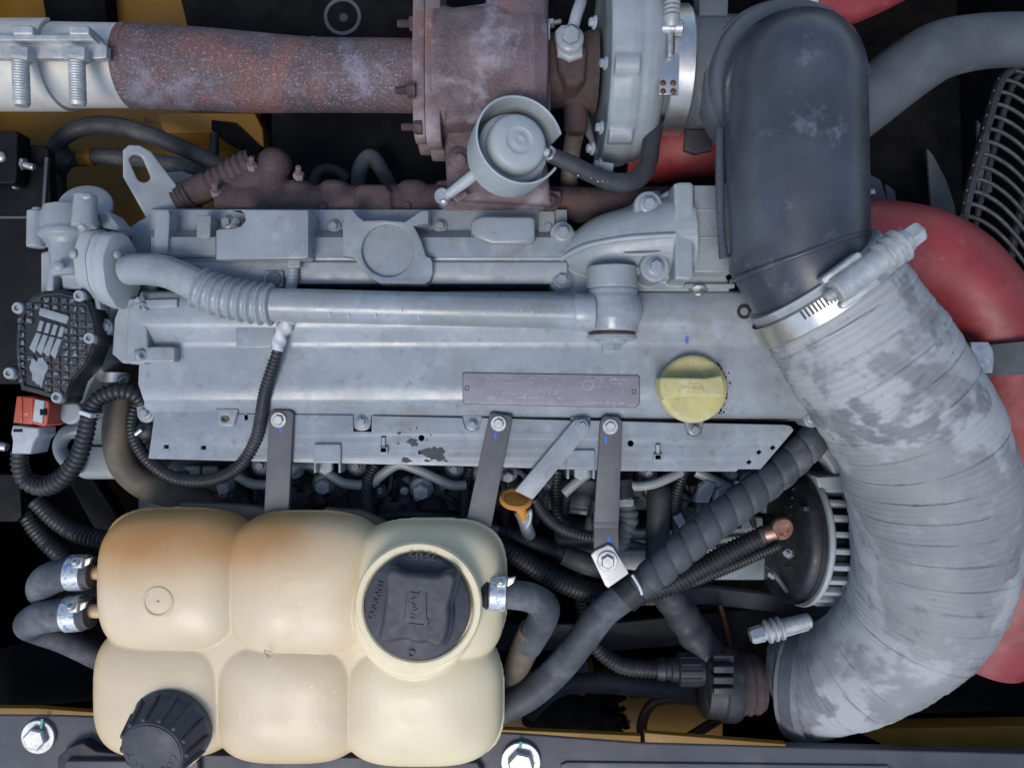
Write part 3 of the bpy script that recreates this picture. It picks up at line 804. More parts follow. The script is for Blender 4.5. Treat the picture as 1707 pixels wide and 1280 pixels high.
bolt(123, 424, 40, 8, t, GREYC, 'dome', d=(-.5, 0, .8)); bolt(176, 545, 0, 8, t, GREYC, 'dome'); bolt(98, 444, 44, 9, t, GREYC, 'dome')
bm = BM(); add_lathe(bm, W(146, 350, -20), (.15, .45, .85), [(0, 40), (8, 43), (13, 42), (16, 37), (18, 0)], 44); ob('round_cap', bm, DISC, t)
bm = BM(); add_plate(bm, [(160, 355), (178, 352), (198, 378), (196, 386), (170, 380)], -30, 20, 5); ob('cap_lip', bm, GREYC, t)
# patterned black cover
t = thing('actuator_cover', 'black actuator cover with a grid of worn grey studs and five screws', 'actuator', (93, 575, -10))
CO = [(27, 549), (30, 528), (39, 508), (52, 494), (70, 485), (98, 482), (128, 489), (150, 504), (159, 532), (163, 556), (154, 585), (145, 608), (120, 636), (110, 664), (100, 672), (88, 665), (59, 656), (34, 650), (28, 620), (25, 580)]
CH = 26
bm = BM(); add_plate(bm, CO, -20, CH, 4)
cs_ = ob('cover_shell', bm, BLKPL, t)
bm = BM(); q = [(93 + (x - 93) * .93, 572 + (y - 572) * .94) for x, y in CO]; q2 = [(93 + (x - 93) * .89, 572 + (y - 572) * .905) for x, y in CO]
add_plate(bm, q, CH - 4, CH + 4, 1, holes=[q2]); ob('rim_bead', bm, BLKPL, t)
def inside(p, x, y):
    c = False
    for (x1, y1), (x2, y2) in zip(p, p[1:] + p[:1]):
        if (y1 > y) != (y2 > y) and x < (x2 - x1) * (y - y1) / (y2 - y1) + x1: c = not c
    return c
STUDM = M('worn_stud_grey', (.030, .032, .036), (.20, .215, .23), 190, lo=.50, hi=.62, rough=.45, bump=.2)
WORNG = M('worn_grey_patch', (.26, .29, .31), (.21, .235, .25), 120, rough=.5)
bm = BM(); add_plate2(bm, rect(-.5, -.5, .5, .5, .12, 2), [], 0, .5, .14, lambda x, y, z: V((x, y, z)))
bmesh.ops.recalc_face_normals(bm, faces=bm.faces)
sm = bpy.data.meshes.new('stud'); bm.to_mesh(sm); bm.free(); sm.materials.append(STUDM)
keep = [(93 + (x - 93) * .92, 572 + (y - 572) * .90) for x, y in CO]
lab = [(62, 516), (114, 530), (108, 552), (96, 592), (40, 585), (44, 560)]
patch = [(56, 592), (72, 592), (74, 612), (80, 632), (82, 652), (48, 648), (46, 618)]
for i in range(-7, 8):
    for j in range(-10, 11):
        x = 95 + 14.6 * i + 2.2 * j * .1; y = 575 + 12.4 * j + i * 1.0
        if not inside(keep, x, y) or inside(lab, x, y) or inside(patch, x, y): continue
        o = bpy.data.objects.new('stud', sm); WL[o] = W(x, y, CH); finish(o, cs_)
        k = L(10.5, CH); o.scale = (k * random.uniform(.9, 1.05), k * .86 * random.uniform(.9, 1.05), k * .55); o.rotation_euler.z = radians(random.uniform(-6, 6))
bm = BM(); add_plate(bm, [(66, 514), (70, 513), (113, 526), (114, 530), (110, 540), (65, 526), (64, 522)], CH, CH + 6, 1.5); ob('label_bar', bm, WORNG, t)
for i in range(4):
    x = 66 + 11.5 * i; y = 534 + 3.2 * i
    bm = BM(); add_plate(bm, [(x, y), (x + 7, y + 1.5), (x + 2, y + 19), (x - 5, y + 17)], CH, CH + 5, 1.2); ob('label_bar', bm, WORNG, t)
    bm = BM(); add_plate(bm, [(x - 6, y + 20), (x + 2, y + 22), (x - 9, y + 55), (x - 18, y + 46)], CH, CH + 5, 1.2); ob('label_bar', bm, WORNG, t)
bm = BM(); add_plate(bm, blotch(64, 618, 12, 26, 3, 30, .3), CH, CH + 4, 1); ob('worn_patch', bm, WORNG, t)
for x, y in ((34, 514), (136, 494), (153, 564), (20, 622), (99, 662)):
    bm = BM(); add_plate(bm, circ(x, y, 13, 20), -20, CH - 2, 3); e_ = ob('screw_ear', bm, BLKPL, t)
    bolt(x, y, CH - 2, 9.5, e_, GREYC, 'cap', name='screw')
# connector and its conduit
t = thing('wiring_plug', 'red and pale grey wiring plug below the patterned black cover', 'connector', (45, 710, -20))
bm = BM(); add_plate(bm, [(27, 660), (56, 662), (54, 708), (21, 705)], -30, 14, 3); ob('red_housing', bm, CONR, t)
bm = BM(); add_plate(bm, [(56, 663), (80, 668), (82, 676), (78, 708), (70, 711), (51, 706)], -30, 20, 3); lh_ = ob('latch_housing', bm, CONR, t)
bm = BM(); add_plate(bm, [(58, 665), (74, 668), (70, 706), (54, 702)], 0, 23, 1.5); ob('worn_face', bm, CONG, lh_)
bm = BM(); add_plate(bm, rect(66, 682, 76, 692), 10, 24, 1); ob('latch_hole', bm, BLKMET, lh_)
bm = BM(); add_plate(bm, rect(34, 664, 37, 704), 0, 16, 1); ob('housing_rib', bm, CONR, t)
bm = BM(); add_plate(bm, [(20, 709), (64, 713), (64, 726), (56, 736), (50, 757), (18, 756), (20, 735), (17, 722)], -30, 16, 4); bt_ = ob('boot', bm, CONG, t)
bm = BM(); add_tube(bm, [(66, 714, 6, 3.5), (58, 728, 6, 3.5), (52, 742, 6, 3.5), (52, 756, 6, 3.5)], 8); ob('boot_clip', bm, BLKPL, bt_)
bm = BM(); add_plate(bm, rect(22, 715, 37, 720), 10, 17, .5); ob('boot_slot', bm, BLKMET, bt_)
conduit('looped_conduit', [(33, 752, -6, 16), (34, 780, -10, 17), (46, 802, -14, 17.5), (75, 810, -14, 17.5), (105, 796, -12, 17.5), (130, 762, -8, 17), (143, 722, -4, 16), (150, 690, -2, 15), (164, 665, -4, 14.5), (195, 652, -10, 14.5), (222, 656, -22, 14.5), (240, 672, -40, 14)], 'black corrugated conduit looping from the grey plug past the brown pipe', 8.6, .15)
bm = BM(); add_plate(bm, [(132, 684), (152, 690), (150, 697), (131, 690)], -20, 18, 1); tag(ob('cable_tie', bm, WHT), 'pale cable tie holding the looped conduit to a grey lug', 'cable tie')
# brown pipe, grey separator
t = thing('coolant_pipe', 'dull brown coolant pipe bending below the looped conduit toward the tank', 'pipe', (200, 760, -90))
bm = BM(); add_tube(bm, [(197, 640, -70, 25), (196, 690, -75, 25.5), (196, 735, -85, 26), (208, 775, -100, 27), (240, 805, -115, 27), (285, 822, -125, 25), (340, 838, -140, 24), (400, 865, -160, 24)], 28, 10); ob('tube', bm, TANBR, t, 60)
bm = BM(); add_tube(bm, [(194, 618, -66, 25), (194, 645, -68, 25)], 28, curve=False); ob('hose_end', bm, RUB, t)
bm = BM(); add_tube(bm, [(194, 621, -66, 26.5), (194, 637, -66, 26.5)], 28, curve=False); ob('band', bm, STAIN, t)
bolt(204, 632, -40, 8, t, ZINC, 'cap', d=(.7, -.4, .6))
t = thing('oil_separator', 'grey rounded canister with a loop handle behind the looped conduit', 'canister', (140, 750, -120))
bm = BM()
add_plate(bm, rect(118, 690, 240, 800, 22), -220, -110, 14); ob('canister', bm, GREYC, t)
bm = BM(); add_tube(bm, [(140, 716, -105, 12), (112, 722, -100, 13), (100, 745, -100, 13), (112, 768, -100, 13), (140, 778, -105, 12)], 18); ob('loop_handle', bm, GREYC, t)
bm = BM(); add_plate(bm, rect(118, 742, 240, 745), -115, -107, .5); ob('seam', bm, BLKMET, t)
# lifting eye
t = thing('lifting_eye', 'flat grey lifting eye with an oblong hole beside the rusty bellows', 'lifting eye', (250, 310, -60))
bm = BM()
ol = [(-34, 62), (-27, 72), (-14, 74), (0, 66), (34, 10), (40, -40), (-6, -48), (-34, 18)]
add_oplate(bm, W(252, 318, -40), (.42, -.15, .90), (0, 1, 0), [(x * 1.25, y * .98) for x, y in ol], -16, 8, 3, holes=[[(-22 + 11 * cos(a) + (0 if sin(a) > 0 else 10), 34 + (11 if sin(a) > 0 else -11) + 11 * sin(a)) for a in [2 * pi * i / 24 for i in range(24)]]])
ob('plate', bm, GREYC, t)
panel('pale_cover_plate', [(258, 288), (300, 284), (335, 296), (330, 330), (270, 345)], -150, -110, GREYC, 'rounded grey plate partly hidden behind the lifting eye', 'plate', 6)

# ================================================================== exhaust manifold, turbo, pipe
t = thing('exhaust_manifold', 'dark rusty cast exhaust manifold along the rear of the head cover', 'manifold', (700, 330, -90))
bm = BM()
add_tube(bm, [(370, 338, -70, 36), (470, 342, -70, 34), (600, 342, -70, 34), (800, 341, -70, 34), (1000, 342, -70, 30), (1150, 340, -70, 30)], 24, 4)
for xx in (500, 560, 690, 860): add_lathe(bm, W(xx, 355, -66), (0, 1, .1), [(0, 30), (46, 28), (54, 20)], 20)
add_lathe(bm, W(455, 340, -70), (0, 1, .12), [(0, 32), (40, 31), (62, 29), (74, 22), (78, 8)], 28)
add_ball(bm, W(458, 275, -60), L(29, -60))
add_tube(bm, [(458, 290, -62, 24), (430, 298, -64, 27), (400, 318, -66, 27)], 20)
add_plate(bm, [(590, 312), (600, 306), (640, 306), (652, 318), (656, 375), (590, 375)], -110, -28, 8)
add_plate(bm, [(420, 320), (510, 322), (520, 372), (410, 372)], -110, -55, 8)
add_plate(bm, [(728, 300), (770, 296), (770, 372), (728, 372)], -110, -50, 6)
add_plate(bm, [(960, 318), (1010, 318), (1010, 372), (960, 372)], -110, -55, 6)
ob('casting', bm, RUSTD, t, cast=(2.2, 6))
bm = BM()
add_tube(bm, [(302, 330, -70, 26), (330, 318, -68, 26), (350, 308, -67, 26)], 24); ob('slip_joint', bm, RUSTD, t)
bm = BM(); add_tube(bm, [(350, 310, -67, 24), (425, 272, -64, 27)], 28, 8, lambda s, th: 1 + .12 * (.5 + .5 * cos(2 * pi * s / 13)), 1.6, curve=False); ob('rusty_bellows', bm, RUSTD, t, 70)
bm = BM(); add_tube(bm, [(300, 338, -70, 27), (322, 326, -68, 27)], 28, 8, lambda s, th: 1 + .12 * (.5 + .5 * cos(2 * pi * s / 8)), 1.6, curve=False); ob('rusty_bellows', bm, RUSTD, t, 70)
for x, y in ((421, 281), (498, 296), (361, 325)): bolt(x, y, -42, 9, t, RUST, 'stud', d=(.2, .5, .8))
for x in (540, 680, 1050): bolt(x, 345, -42, 11, t, RUSTD, 'flange')
bm = BM(); add_plate(bm, rect(1078, 318, 1102, 330, 4), -90, -30, 2); ob('heat_tab', bm, GREY, t)

t = thing('exhaust_pipe', 'wide rusty exhaust pipe mottled red and purple running to the turbo', 'exhaust pipe', (440, 115, -40))
bm = BM()
add_tube(bm, [(216, 111, -10, 73), (228, 111.5, -10, 72.4), (243, 112, -10, 71), (330, 116, -10, 70), (420, 122, -10, 68), (520, 126, -10, 63.5), (620, 127, -10, 63), (702, 128, -10, 63)], 48, 6)
ob('tube', bm, RUSTP, t, 60)
for x, y, r in ((243, 112, 71.6), (527, 126, 64.0)):
    bm = BM(); add_tube(bm, [(x - 3, y, -10, r - .8), (x, y, -10, r + .6), (x + 4, y + .2, -10, r - .8)], 48, curve=False); ob('weld_bead', bm, RUSTP, t)
t = thing('exhaust_sleeve', 'bare silvery exhaust sleeve clamped over the end of the rusty pipe', 'exhaust sleeve', (80, 112, -40))
bm = BM()
add_tube(bm, [(-290, 110, -10, 75), (-40, 110, -10, 75), (60, 110, -10, 73), (232, 111, -10, 71)], 56, 6)
ob('tube', bm, SLVW, t, 60)
t = thing('exhaust_clamp', 'galvanised saddle clamp with two long threaded bolts on the silvery sleeve', 'clamp', (80, 90, 40))
bm = BM(); add_ring_lathe(bm, W(60, 110, -10), (1, 0, 0), [(-75, 68), (45, 68), (45, 72.6), (-75, 72.6)], 48, radians(-60), radians(200)); ob('band', bm, SLVW, t)
bm = BM(); add_plate(bm, [(-80, 55), (152, 55), (178, 78), (177, 96), (165, 98), (-80, 96)], 66, 78, 2); ob('lug_plate', bm, GALV, t)
bm = BM(); add_plate(bm, [(-80, 58), (150, 58), (158, 68), (-80, 68)], 78, 92, 2); ob('lug_plate', bm, GALV, t)
for x in (36, 130):
    bm = BM(); add_plate(bm, rect(x - 16, 42, x + 18, 58, 4), 50, 96, 3); ob('bolt_head', bm, GALV, t)
    bm = BM(); add_lathe(bm, W(x - 2, 84, 88), (0, -1, -.05), [(0, 20), (14, 20), (18, 16), (18, 8)], 6); ob('nut', bm, GALV, t, 20)
    pr = []
    for i in range(18): pr += [(i * 4.0, 12.5), (i * 4.0 + 2, 11.3)]
    bm = BM(); add_lathe(bm, W(x - 2, 96, 88), (0, -1, -.05), pr + [(74, 10), (75, 0)], 20); ob('threaded_shank', bm, GALV, t, 25)

t = thing('turbine_housing', 'rusty cast turbine housing with bolted flange and wide neck', 'turbo housing', (820, 180, -60))
bm = BM()
add_lathe(bm, W(700, 128, -20), (1, 0, 0), [(30, 108), (45, 108), (60, 104), (130, 112), (190, 108), (212, 92), (216, 60)], 44)
add_plate(bm, [(738, 22), (806, 22), (810, 60), (806, 200), (742, 205)], -80, 60, 10)
add_tube(bm, [(862, -60, 10, 54), (862, 30, 16, 52), (864, 110, 26, 52), (866, 190, 16, 50), (860, 240, -10, 50)], 32, 6)
add_tube(bm, [(862, -40, 10, 40), (852, 0, 14, 42), (850, 20, 16, 40)], 24)
add_plate(bm, [(800, 30), (912, 30), (918, 80), (918, 160), (906, 200), (800, 200)], -80, 20, 12)
add_plate(bm, [(738, 190), (900, 190), (915, 290), (920, 340), (745, 330)], -100, 6, 10)
add_plate(bm, [(730, 318), (900, 312), (936, 318), (936, 340), (922, 350), (740, 352), (730, 342)], -100, -20, 8)
add_ball(bm, W(765, 265, 0), L(20, 0), (1, 1, .8))
ob('casting', bm, RUST, t, cast=(1.9, 3))
fl = [(0, 112), (30, 118), (52, 100), (60, 40), (62, -40), (58, -95), (50, -135), (30, -158), (-30, -158), (-52, -120), (-60, 0), (-52, 100), (-30, 118)]
fl = catmull([(*p, 0, 0) for p in fl + fl[:1]], 4)
fl = [(p[1] * 1.0, p[0] * 1.0) for p in fl]
for (x0, t0, t1, k) in ((697, 0, 19, .92), (717, 0, 24, 1.0)):
    bm = BM(); add_oplate(bm, W(x0, 140, -20), (1, 0, 0), (0, 0, 1), [(-x * k, y * k * 1.25) for x, y in fl], t0, t1, 2.5); ob('flange', bm, RUST, t)
for x, y, h in ((697, 40, 35), (693, 151, 52), (704, 212, 35)):
    bolt(x, y, h, 13, t, RUSTD, 'stud', d=(-1, 0, 0), name='stud_nut')
for x, y in ((918, 338),): bolt(x, y, -18, 15, t, RUSTD, 'flange')
bolt(765, 268, 16, 13, t, RUST, 'dome')
for y, l_ in ((38, 28), (140, 34), (172, 20)): 
    bm = BM(); add_plate(bm, rect(911, y, 917, y + l_, 2), -40, 22, 1); ob('clamp_tab', bm, SILV, t)
bolt(915, 40, 12, 8, t, ZINC, 'stud', d=(1, .1, .2))
# bearing housing + oil feed
t = thing('bearing_housing', 'brown rusty turbo bearing housing with oil feed fitting between the two scrolls', 'bearing housing', (950, 120, -40))
bm = BM()
add_lathe(bm, W(912, 120, -40), (1, 0, 0), [(0, 62), (30, 58), (55, 60), (84, 70)], 36)
add_plate(bm, [(926, 62), (970, 60), (979, 85), (976, 130), (962, 142), (945, 140), (930, 110)], -60, 40, 8)
add_lathe(bm, W(960, 180, -40), (0, -1, 0), [(-20, 22), (40, 20), (46, 14)], 24)
ob('casting', bm, RUSTD, t, cast=(2, 6))
bm = BM(); add_plate(bm, [(926, 50), (936, 40), (962, 40), (972, 56), (972, 92), (950, 100), (930, 90)], 20, 50, 6); ob('feed_block', bm, GREYC, t)
bolt(950, 66, 50, 23, t, GREY, 'flange', name='banjo_bolt')
bm = BM(); add_tube(bm, [(956, 44, 56, 10), (962, 22, 58, 10), (968, 4, 50, 10), (972, -20, 30, 9)], 18); ob('feed_tube', bm, GREY, t)
bm = BM(); add_tube(bm, [(960, 215, -60, 16), (952, 260, -90, 15), (946, 340, -130, 15)], 18); ob('drain_tube', bm, TANBR, t)
bm = BM(); add_tube(bm, [(968, 190, -60, 14), (985, 230, -80, 6), (1000, 262, -90, 5)], 12); ob('brace', bm, GREYD, t)
# compressor
t = thing('compressor_housing', 'pale grey cast compressor scroll of the turbo, round and bolted', 'turbo housing', (1050, 130, -60))
bm = BM()
add_lathe(bm, W(1000, 112, -40), (1, 0, 0), [(0, 160), (6, 164), (32, 166), (45, 163), (54, 152), (66, 130), (78, 108), (86, 97), (112, 96)], 56)
# the scroll swells round its rim
pts = []
for i in range(30):
    a = radians(-150 + 300 * i / 29)
    R_ = 116; rr = 54 - 12 * i / 29
    c = W(1046, 112, -40) + V((0, -sin(a) * R_ * S, cos(a) * R_ * S * .98))
    h = (c.z - Z0) / S
    k = (H - h) / H
    pts.append((853.5 + c.x / S / k, 640 - c.y / S / k, h, rr / k))
add_tube(bm, pts, 24, 2)
for a in (-62, -20, 22, 62):
    c = W(1018, 112, -40) + V((0, -sin(radians(a)) * 153 * S, cos(radians(a)) * 153 * S))
    add_lathe(bm, c, (1, 0, 0), [(-14, 20), (24, 20)], 20)
ob('casting', bm, GREYC, t, cast=(2.2, 5))
for (x, y, h) in ((1010, 106, 124), (1003, 213, 96), (992, 38, 100), (988, 248, 60), (1000, 275, 40)):
    bolt(x, y, h, 11, t, GREY, 'flange', d=(-1, 0, .25))
bm = BM(); add_plate(bm, [(1000, 268), (1024, 272), (1022, 288), (996, 286)], -20, 40, 3); ob('lug', bm, GREYC, t)
# v-band clamp
t = thing('band_clamp', 'stainless band clamp with T-bolt round the turbo inlet', 'clamp', (1118, 120, 40))
bm = BM(); add_ring_lathe(bm, W(1100, 120, -14), (1, 0, 0), [(0, 100), (3, 103), (36, 103), (39, 100), (36, 98), (3, 98)], 60); ob('band', bm, STAIN, t)
bm = BM(); add_plate(bm, [(1101, 90), (1133, 90), (1131, 158), (1099, 158)], 92, 96, 1); bp_ = ob('band_pad', bm, STAIN, t)
for x in (1105, 1122):
    for y in (139, 153): bolt(x, y, 95.5, 5, bp_, COPD, 'dome', name='rivet')
bm = BM(); add_lathe(bm, W(1100, 47, 102), (1, 0, 0), [(0, 9), (2, 11), (14, 11), (15, 8), (21, 8), (22, 11), (33, 11), (35, 9)], 22); ob('trunnion', bm, STAIN, t)
bm = BM(); add_lathe(bm, W(1117, 94, 101), (0, 1, 0), [(0, 4), (4, 5), (55, 5), (56, 0)], 14); ob('bolt_shank', bm, ZINC, t)
pr = []
for i in range(9): pr += [(i * 7.0, 13), (i * 7 + 4.5, 13), (i * 7 + 5, 9), (i * 7 + 6.5, 9)]
bm = BM(); add_lathe(bm, W(1119, 34, 108), (0.02, 1, 0), [(-12, 9)] + pr + [(66, 9), (66, 0)], 22); ob('spring', bm, GALV, t)
# inlet rubber elbow
t = thing('inlet_sleeve', 'grey dusty rubber inlet sleeve between turbo and black duct', 'sleeve', (1190, 125, -20))
bm = BM()
add_tube(bm, [(1128, 122, -14, 96), (1180, 122, -14, 96), (1250, 124, -14, 98), (1330, 124, -20, 98)], 44, 4)
ob('sleeve_tube', bm, SLEEVE, t, 50)
bm = BM(); add_plate(bm, [(1166, -70), (1216, -70), (1214, 26), (1166, 26)], 10, 50, 3); ob('upper_strap', bm, SLEEVE, t)
bm = BM()
add_lathe(bm, W(1293, 156, 20), (0, 0, 1), [(0, 137), (50, 137), (54, 134), (54, 131), (58, 130), (72, 127), (76, 123), (78, 110)], 72, k=L(1, 60))
ob('collar', bm, SLEEVE, t)

# wastegate actuator
t = thing('wastegate_actuator', 'pale grey round wastegate can in an open cup with push rod', 'actuator', (860, 250, 40))
dd = V((.30, .10, .95)).normalized()
oc = W(856, 248, 78)
d_, u_, v_ = axes(dd)
bm = BM()
# axis frame: angle measured from u (screen up) towards v; gap left on the right for the hose nozzle
def cupprof(): return [(-40, 60), (-36, 66), (0, 69), (34, 70), (35, 68), (34, 66.5), (0, 65.5), (-33, 63), (-36, 58)]
vr = v_.dot(V((1, 0, 0)))
a_right = math.atan2(V((1, -.15, 0)).dot(v_), V((1, -.15, 0)).dot(u_))
add_ring_lathe(bm, oc, dd, cupprof(), 64, a_right + radians(24), a_right + radians(336))
ob('cup', bm, DISC, t)
bm = BM(); add_lathe(bm, oc, dd, [(-44, 20), (-42, 64), (-38, 64), (-38, 20)], 40); ob('cup_base', bm, DISC, t)
bm = BM(); add_lathe(bm, oc, dd, [(-38, 54), (-6, 54), (-4, 56), (0, 56), (2, 54), (3, 47), (20, 46), (26, 44), (30, 39), (31, 22), (29.5, 20), (29.5, 13), (31, 11), (31, 6), (29.8, 5), (29.8, 0)], 48); ob('diaphragm_can', bm, DISC, t)
bm = BM(); add_tube(bm, [(800, 284, 50, 10), (775, 304, 46, 10), (745, 326, 42, 8)], 16, curve=False); ob('push_rod', bm, DISC, t)
bm = BM(); add_lathe(bm, W(738, 329, 36), (0, 0, 1), [(0, 13), (10, 13), (12, 11), (12, 0)], 24); ob('rod_eye', bm, ZINC, t)
bolt(740, 337, 44, 8, t, ZINC, 'dome', d=(0, -.8, .6))
bm = BM(); add_plate(bm, [(756, 330), (775, 318), (780, 324), (762, 336)], 20, 34, 2); ob('lever', bm, RUST, t)
bm = BM(); add_tube(bm, [(908, 254, 86, 8), (920, 258, 86, 7)], 12); ob('nozzle', bm, DISC, t)
t = thing('actuator_hose', 'thin black rubber hose curving from the wastegate can to the turbo', 'hose', (1000, 290, 40))
bm = BM(); add_tube(bm, [(914, 258, 86, 13), (945, 270, 80, 14.5), (985, 290, 66, 15), (1025, 304, 54, 16), (1060, 300, 44, 16), (1080, 275, 34, 15), (1086, 235, 20, 15), (1092, 205, 0, 15)], 20); ob('tube', bm, RUB, t, 60)
bm = BM(); add_tube(bm, [(918, 246, 92, 3), (924, 252, 96, 3), (920, 262, 100, 3), (912, 266, 96, 3)], 8); ob('spring_clip', bm, ZINC, t)
rnd = random.Random(9)
for i in range(16):
    x = 950 + rnd.uniform(0, 90); y = 282 + (x - 950) * .26 + rnd.uniform(-9, 9)
    mark([(x, y), (x + 2.2, y + .4), (x + 1.8, y + 2.4), (x + .2, y + 2)], 82 - (x - 950) * .2, WHT, t, 'paint_fleck', 1)
# red hose stub below the turbo, with a dark tape square
t = thing('red_hose_stub', 'red silicone hose section passing under the turbo inlet with a dark square patch', 'hose', (1110, 255, -110))
bm = BM(); add_tube(bm, [(1046, 252, -118, 56), (1080, 252, -115, 56), (1140, 248, -112, 52), (1260, 240, -110, 48), (1330, 240, -110, 48)], 36, 6); ob('tube', bm, RED, t, 60)
bm = BM(); add_plate(bm, [(1142, 215), (1184, 216), (1188, 250), (1160, 256), (1140, 250)], -80, -52, 3); ob('patch', bm, RUB, t)
tag(ob('red_upper_hose', add_tube(BM(), [(1300, -60, 10, 40), (1345, -10, 20, 40), (1395, 10, 10, 34), (1440, -5, 0, 36), (1520, -50, -20, 40)], 28), RED), 'red silicone hose bend showing above the black duct', 'hose')
t = thing('pipe_clip', 'small white plastic clip and bare metal strip at the black duct end', 'clip', (1345, 10, 80))
bm = BM(); add_lathe(bm, W(1344, 10, 70), (.8, .6, .3), [(0, 9), (8, 10), (16, 9), (18, 0)], 14); ob('clip_knob', bm, WHT, t)
bm = BM(); add_plate(bm, [(1366, 10), (1378, 12), (1384, 24), (1368, 20)], 55, 62, 1); ob('clip_tail', bm, WHT, t)
bm = BM(); add_tube(bm, [(1280, 14, 72, 2.5), (1305, 10, 76, 3), (1340, 16, 78, 2.5)], 8); ob('metal_strip', bm, SILV, t)

# ================================================================== black duct, fabric hose, clamps
t = thing('intake_duct', 'large smooth black intake duct, dusty, with a mitred weld seam', 'duct', (1322, 260, 40))
bm = BM()
pts = []
for a in range(82, 0, -9):
    pts.append((1322, 146 - 116 * sin(radians(a)), 130, 122 * cos(radians(a)) ** .75))
pts += [(1322, 146, 130, 122), (1324, 260, 130, 122), (1330, 430, 130, 121), (1362, 474, 128, 119), (1400, 526, 124, 118)]
add_tube(bm, pts, 72, curve=False)
ob('duct_tube', bm, DUCT, t, 34)
ax = V((32, -44, 0)).normalized()
# weld bead on the mitre
c = W(1330, 430, 130); bis = (V((0.03, -1, 0)) + ax).normalized(); pr_ = V((-bis.y, bis.x, 0))
bm = BM(); ringpts = []
r_ = L(121.5 * .935, 130)
rings = []
for i in range(73):
    a = 2 * pi * i / 72
    cc = c + pr_ * (r_ * cos(a)) + V((0, 0, 1)) * (r_ * sin(a)) + bis * (random.uniform(-1, 1) * .0004)
    out = (cc - c).normalized()
    rings.append([bm.verts.new(cc + out * (.0016 * cos(b)) + bis * (.0024 * sin(b))) for b in [2 * pi * j / 8 for j in range(8)]])
for a_, b_ in zip(rings, rings[1:]): bridge(bm, a_, b_)
ob('mitre_weld', bm, DUCT, t, 60)
bm = BM(); add_tube(bm, [(1200, 215, 118, 7), (1200, 300, 118, 8), (1202, 380, 118, 7), (1207, 432, 118, 9)], 12, 12, lambda s, th: 1 + .10 * sin(s * .5) * sin(3 * th), 3); ob('side_weld', bm, DUCT, t, 60)
bm = BM(); add_lathe(bm, W(1441, 122, 130), (1, 0, 0), [(-2, 13), (3, 13), (6, 10), (6, 0)], 18); ob('boss', bm, DUCT, t)

t = thing('fabric_hose', 'wide grey fabric-wrapped flexible hose curving from the duct down the side', 'hose', (1500, 850, -60))
bm = BM()
rnd = random.Random(3)
ph = [rnd.uniform(0, 6.28) for _ in range(6)]
def wrapf(s, th):
    q = ((s + 10 * sin(th + 1) + 4 * sin(2 * th + s * .013) + 3 * sin(s * .031)) / 40.0) % 1.0
    st = .016 * q - ((.020 + .030 * (.5 + .5 * sin(1.7 * th + s * .017)) * (.6 + .4 * sin(s * .041))) if q > .95 else 0) + .0035 * sin(s * .62 + 2 * sin(2 * th + s * .02)) - .005 * max(0, sin(s * .35 + 3 * sin(th + s * .01))) * (.5 + .5 * sin(s * .011 + th))
    return 1 + st + .010 * sin(s * .021 + th * 2 + ph[0]) + .007 * sin(s * .047 + th * 3 + ph[1]) + .004 * sin(s * .09 - th * 4 + ph[2])
add_tube(bm, [(1352, 458, 130, 129), (1392, 512, 126, 133), (1438, 580, 118, 138), (1492, 660, 104, 142), (1532, 740, 86, 143), (1554, 830, 60, 143), (1556, 920, 28, 141), (1538, 1002, -8, 132), (1488, 1070, -46, 117), (1425, 1114, -88, 102), (1372, 1132, -134, 94), (1338, 1138, -168, 92)], 96, 12, wrapf, 1.7)
fh = ob('hose_body', bm, HOSEF, t, 50)
bm = BM()
d = V((-.74, -.02, -.67)).normalized(); o_ = W(1352, 1135, -156)
add_ring_lathe(bm, o_, d, [(-14, 92), (-12, 97), (-2, 97), (0, 94), (4, 96), (24, 96), (26, 93), (20, 88), (-10, 88)], 72, k=L(1, -156)); ob('cuff', bm, HOSEF, t)
# upper hose clamp
t = thing('hose_clamp', 'zinc worm clamp on the upper end of the fabric hose', 'hose clamp', (1400, 480, 200), 'worm clamps on the fabric hose')
ax = V((.60, -.80, -.03)).normalized(); pp = V((.80, .60, 0))
o_ = W(1362, 474, 129); k_ = L(.94, 129)
bm = BM(); add_ring_lathe(bm, o_, ax, [(0, 133), (2, 135), (38, 137.5), (40, 136), (38, 134), (2, 131)], 80, k=k_); band = ob('band', bm, STAIN, t)
top = W(1384, 500, 129).copy(); top.z = o_.z + 137 * k_
for i in range(13):
    q = W(1358 + 5.0 * i, 521 - 4.1 * i + .08 * i * i, 256)
    a = -(.42 - i * .012)
    zz = o_.z + math.sqrt(max((137 * k_) ** 2 - ((V((q.x, q.y, 0)) - V((o_.x, o_.y, 0))).dot(pp)) ** 2, 0)) + .0006
    bm = BM(); add_oplate(bm, V((q.x, q.y, zz)), V((pp.x * -.25, pp.y * -.25, 1)), ax, rect(-1.1, -7, 1.1, 7), -.5, .8, 0); ob('band_slot', bm, DARKH, band, 0)
hx = V((.80, .60, .06)).normalized()
hp = W(1392, 488, 254)
bm = BM(); add_lathe(bm, hp, hx, [(0, 15), (3, 18), (70, 18), (72, 22), (78, 22), (80, 19), (83, 19), (85, 23), (91, 23), (93, 20), (97, 20), (99, 24), (104, 24), (106, 18), (114, 17)], 28); ob('worm_housing', bm, GALV, t)
bm = BM(); add_lathe(bm, hp + hx * (112 * S), hx, [(0, 16), (20, 15), (24, 12), (24, 0)], 6); ob('worm_screw', bm, GALV, t, 20)
for sgn in (-1, 1):
    c_ = hp + ax * (sgn * 21 * S) + hx * (28 * S) - V((0, 0, 10 * S))
    bm = BM(); add_oplate(bm, c_, V((-.1, -.1, 1)), ax, [(y * 1.0, x) for x, y in rect(-5, -30, 5, 30, 4)], -8, 10, 2.5); ob('housing_flange', bm, GALV, t)
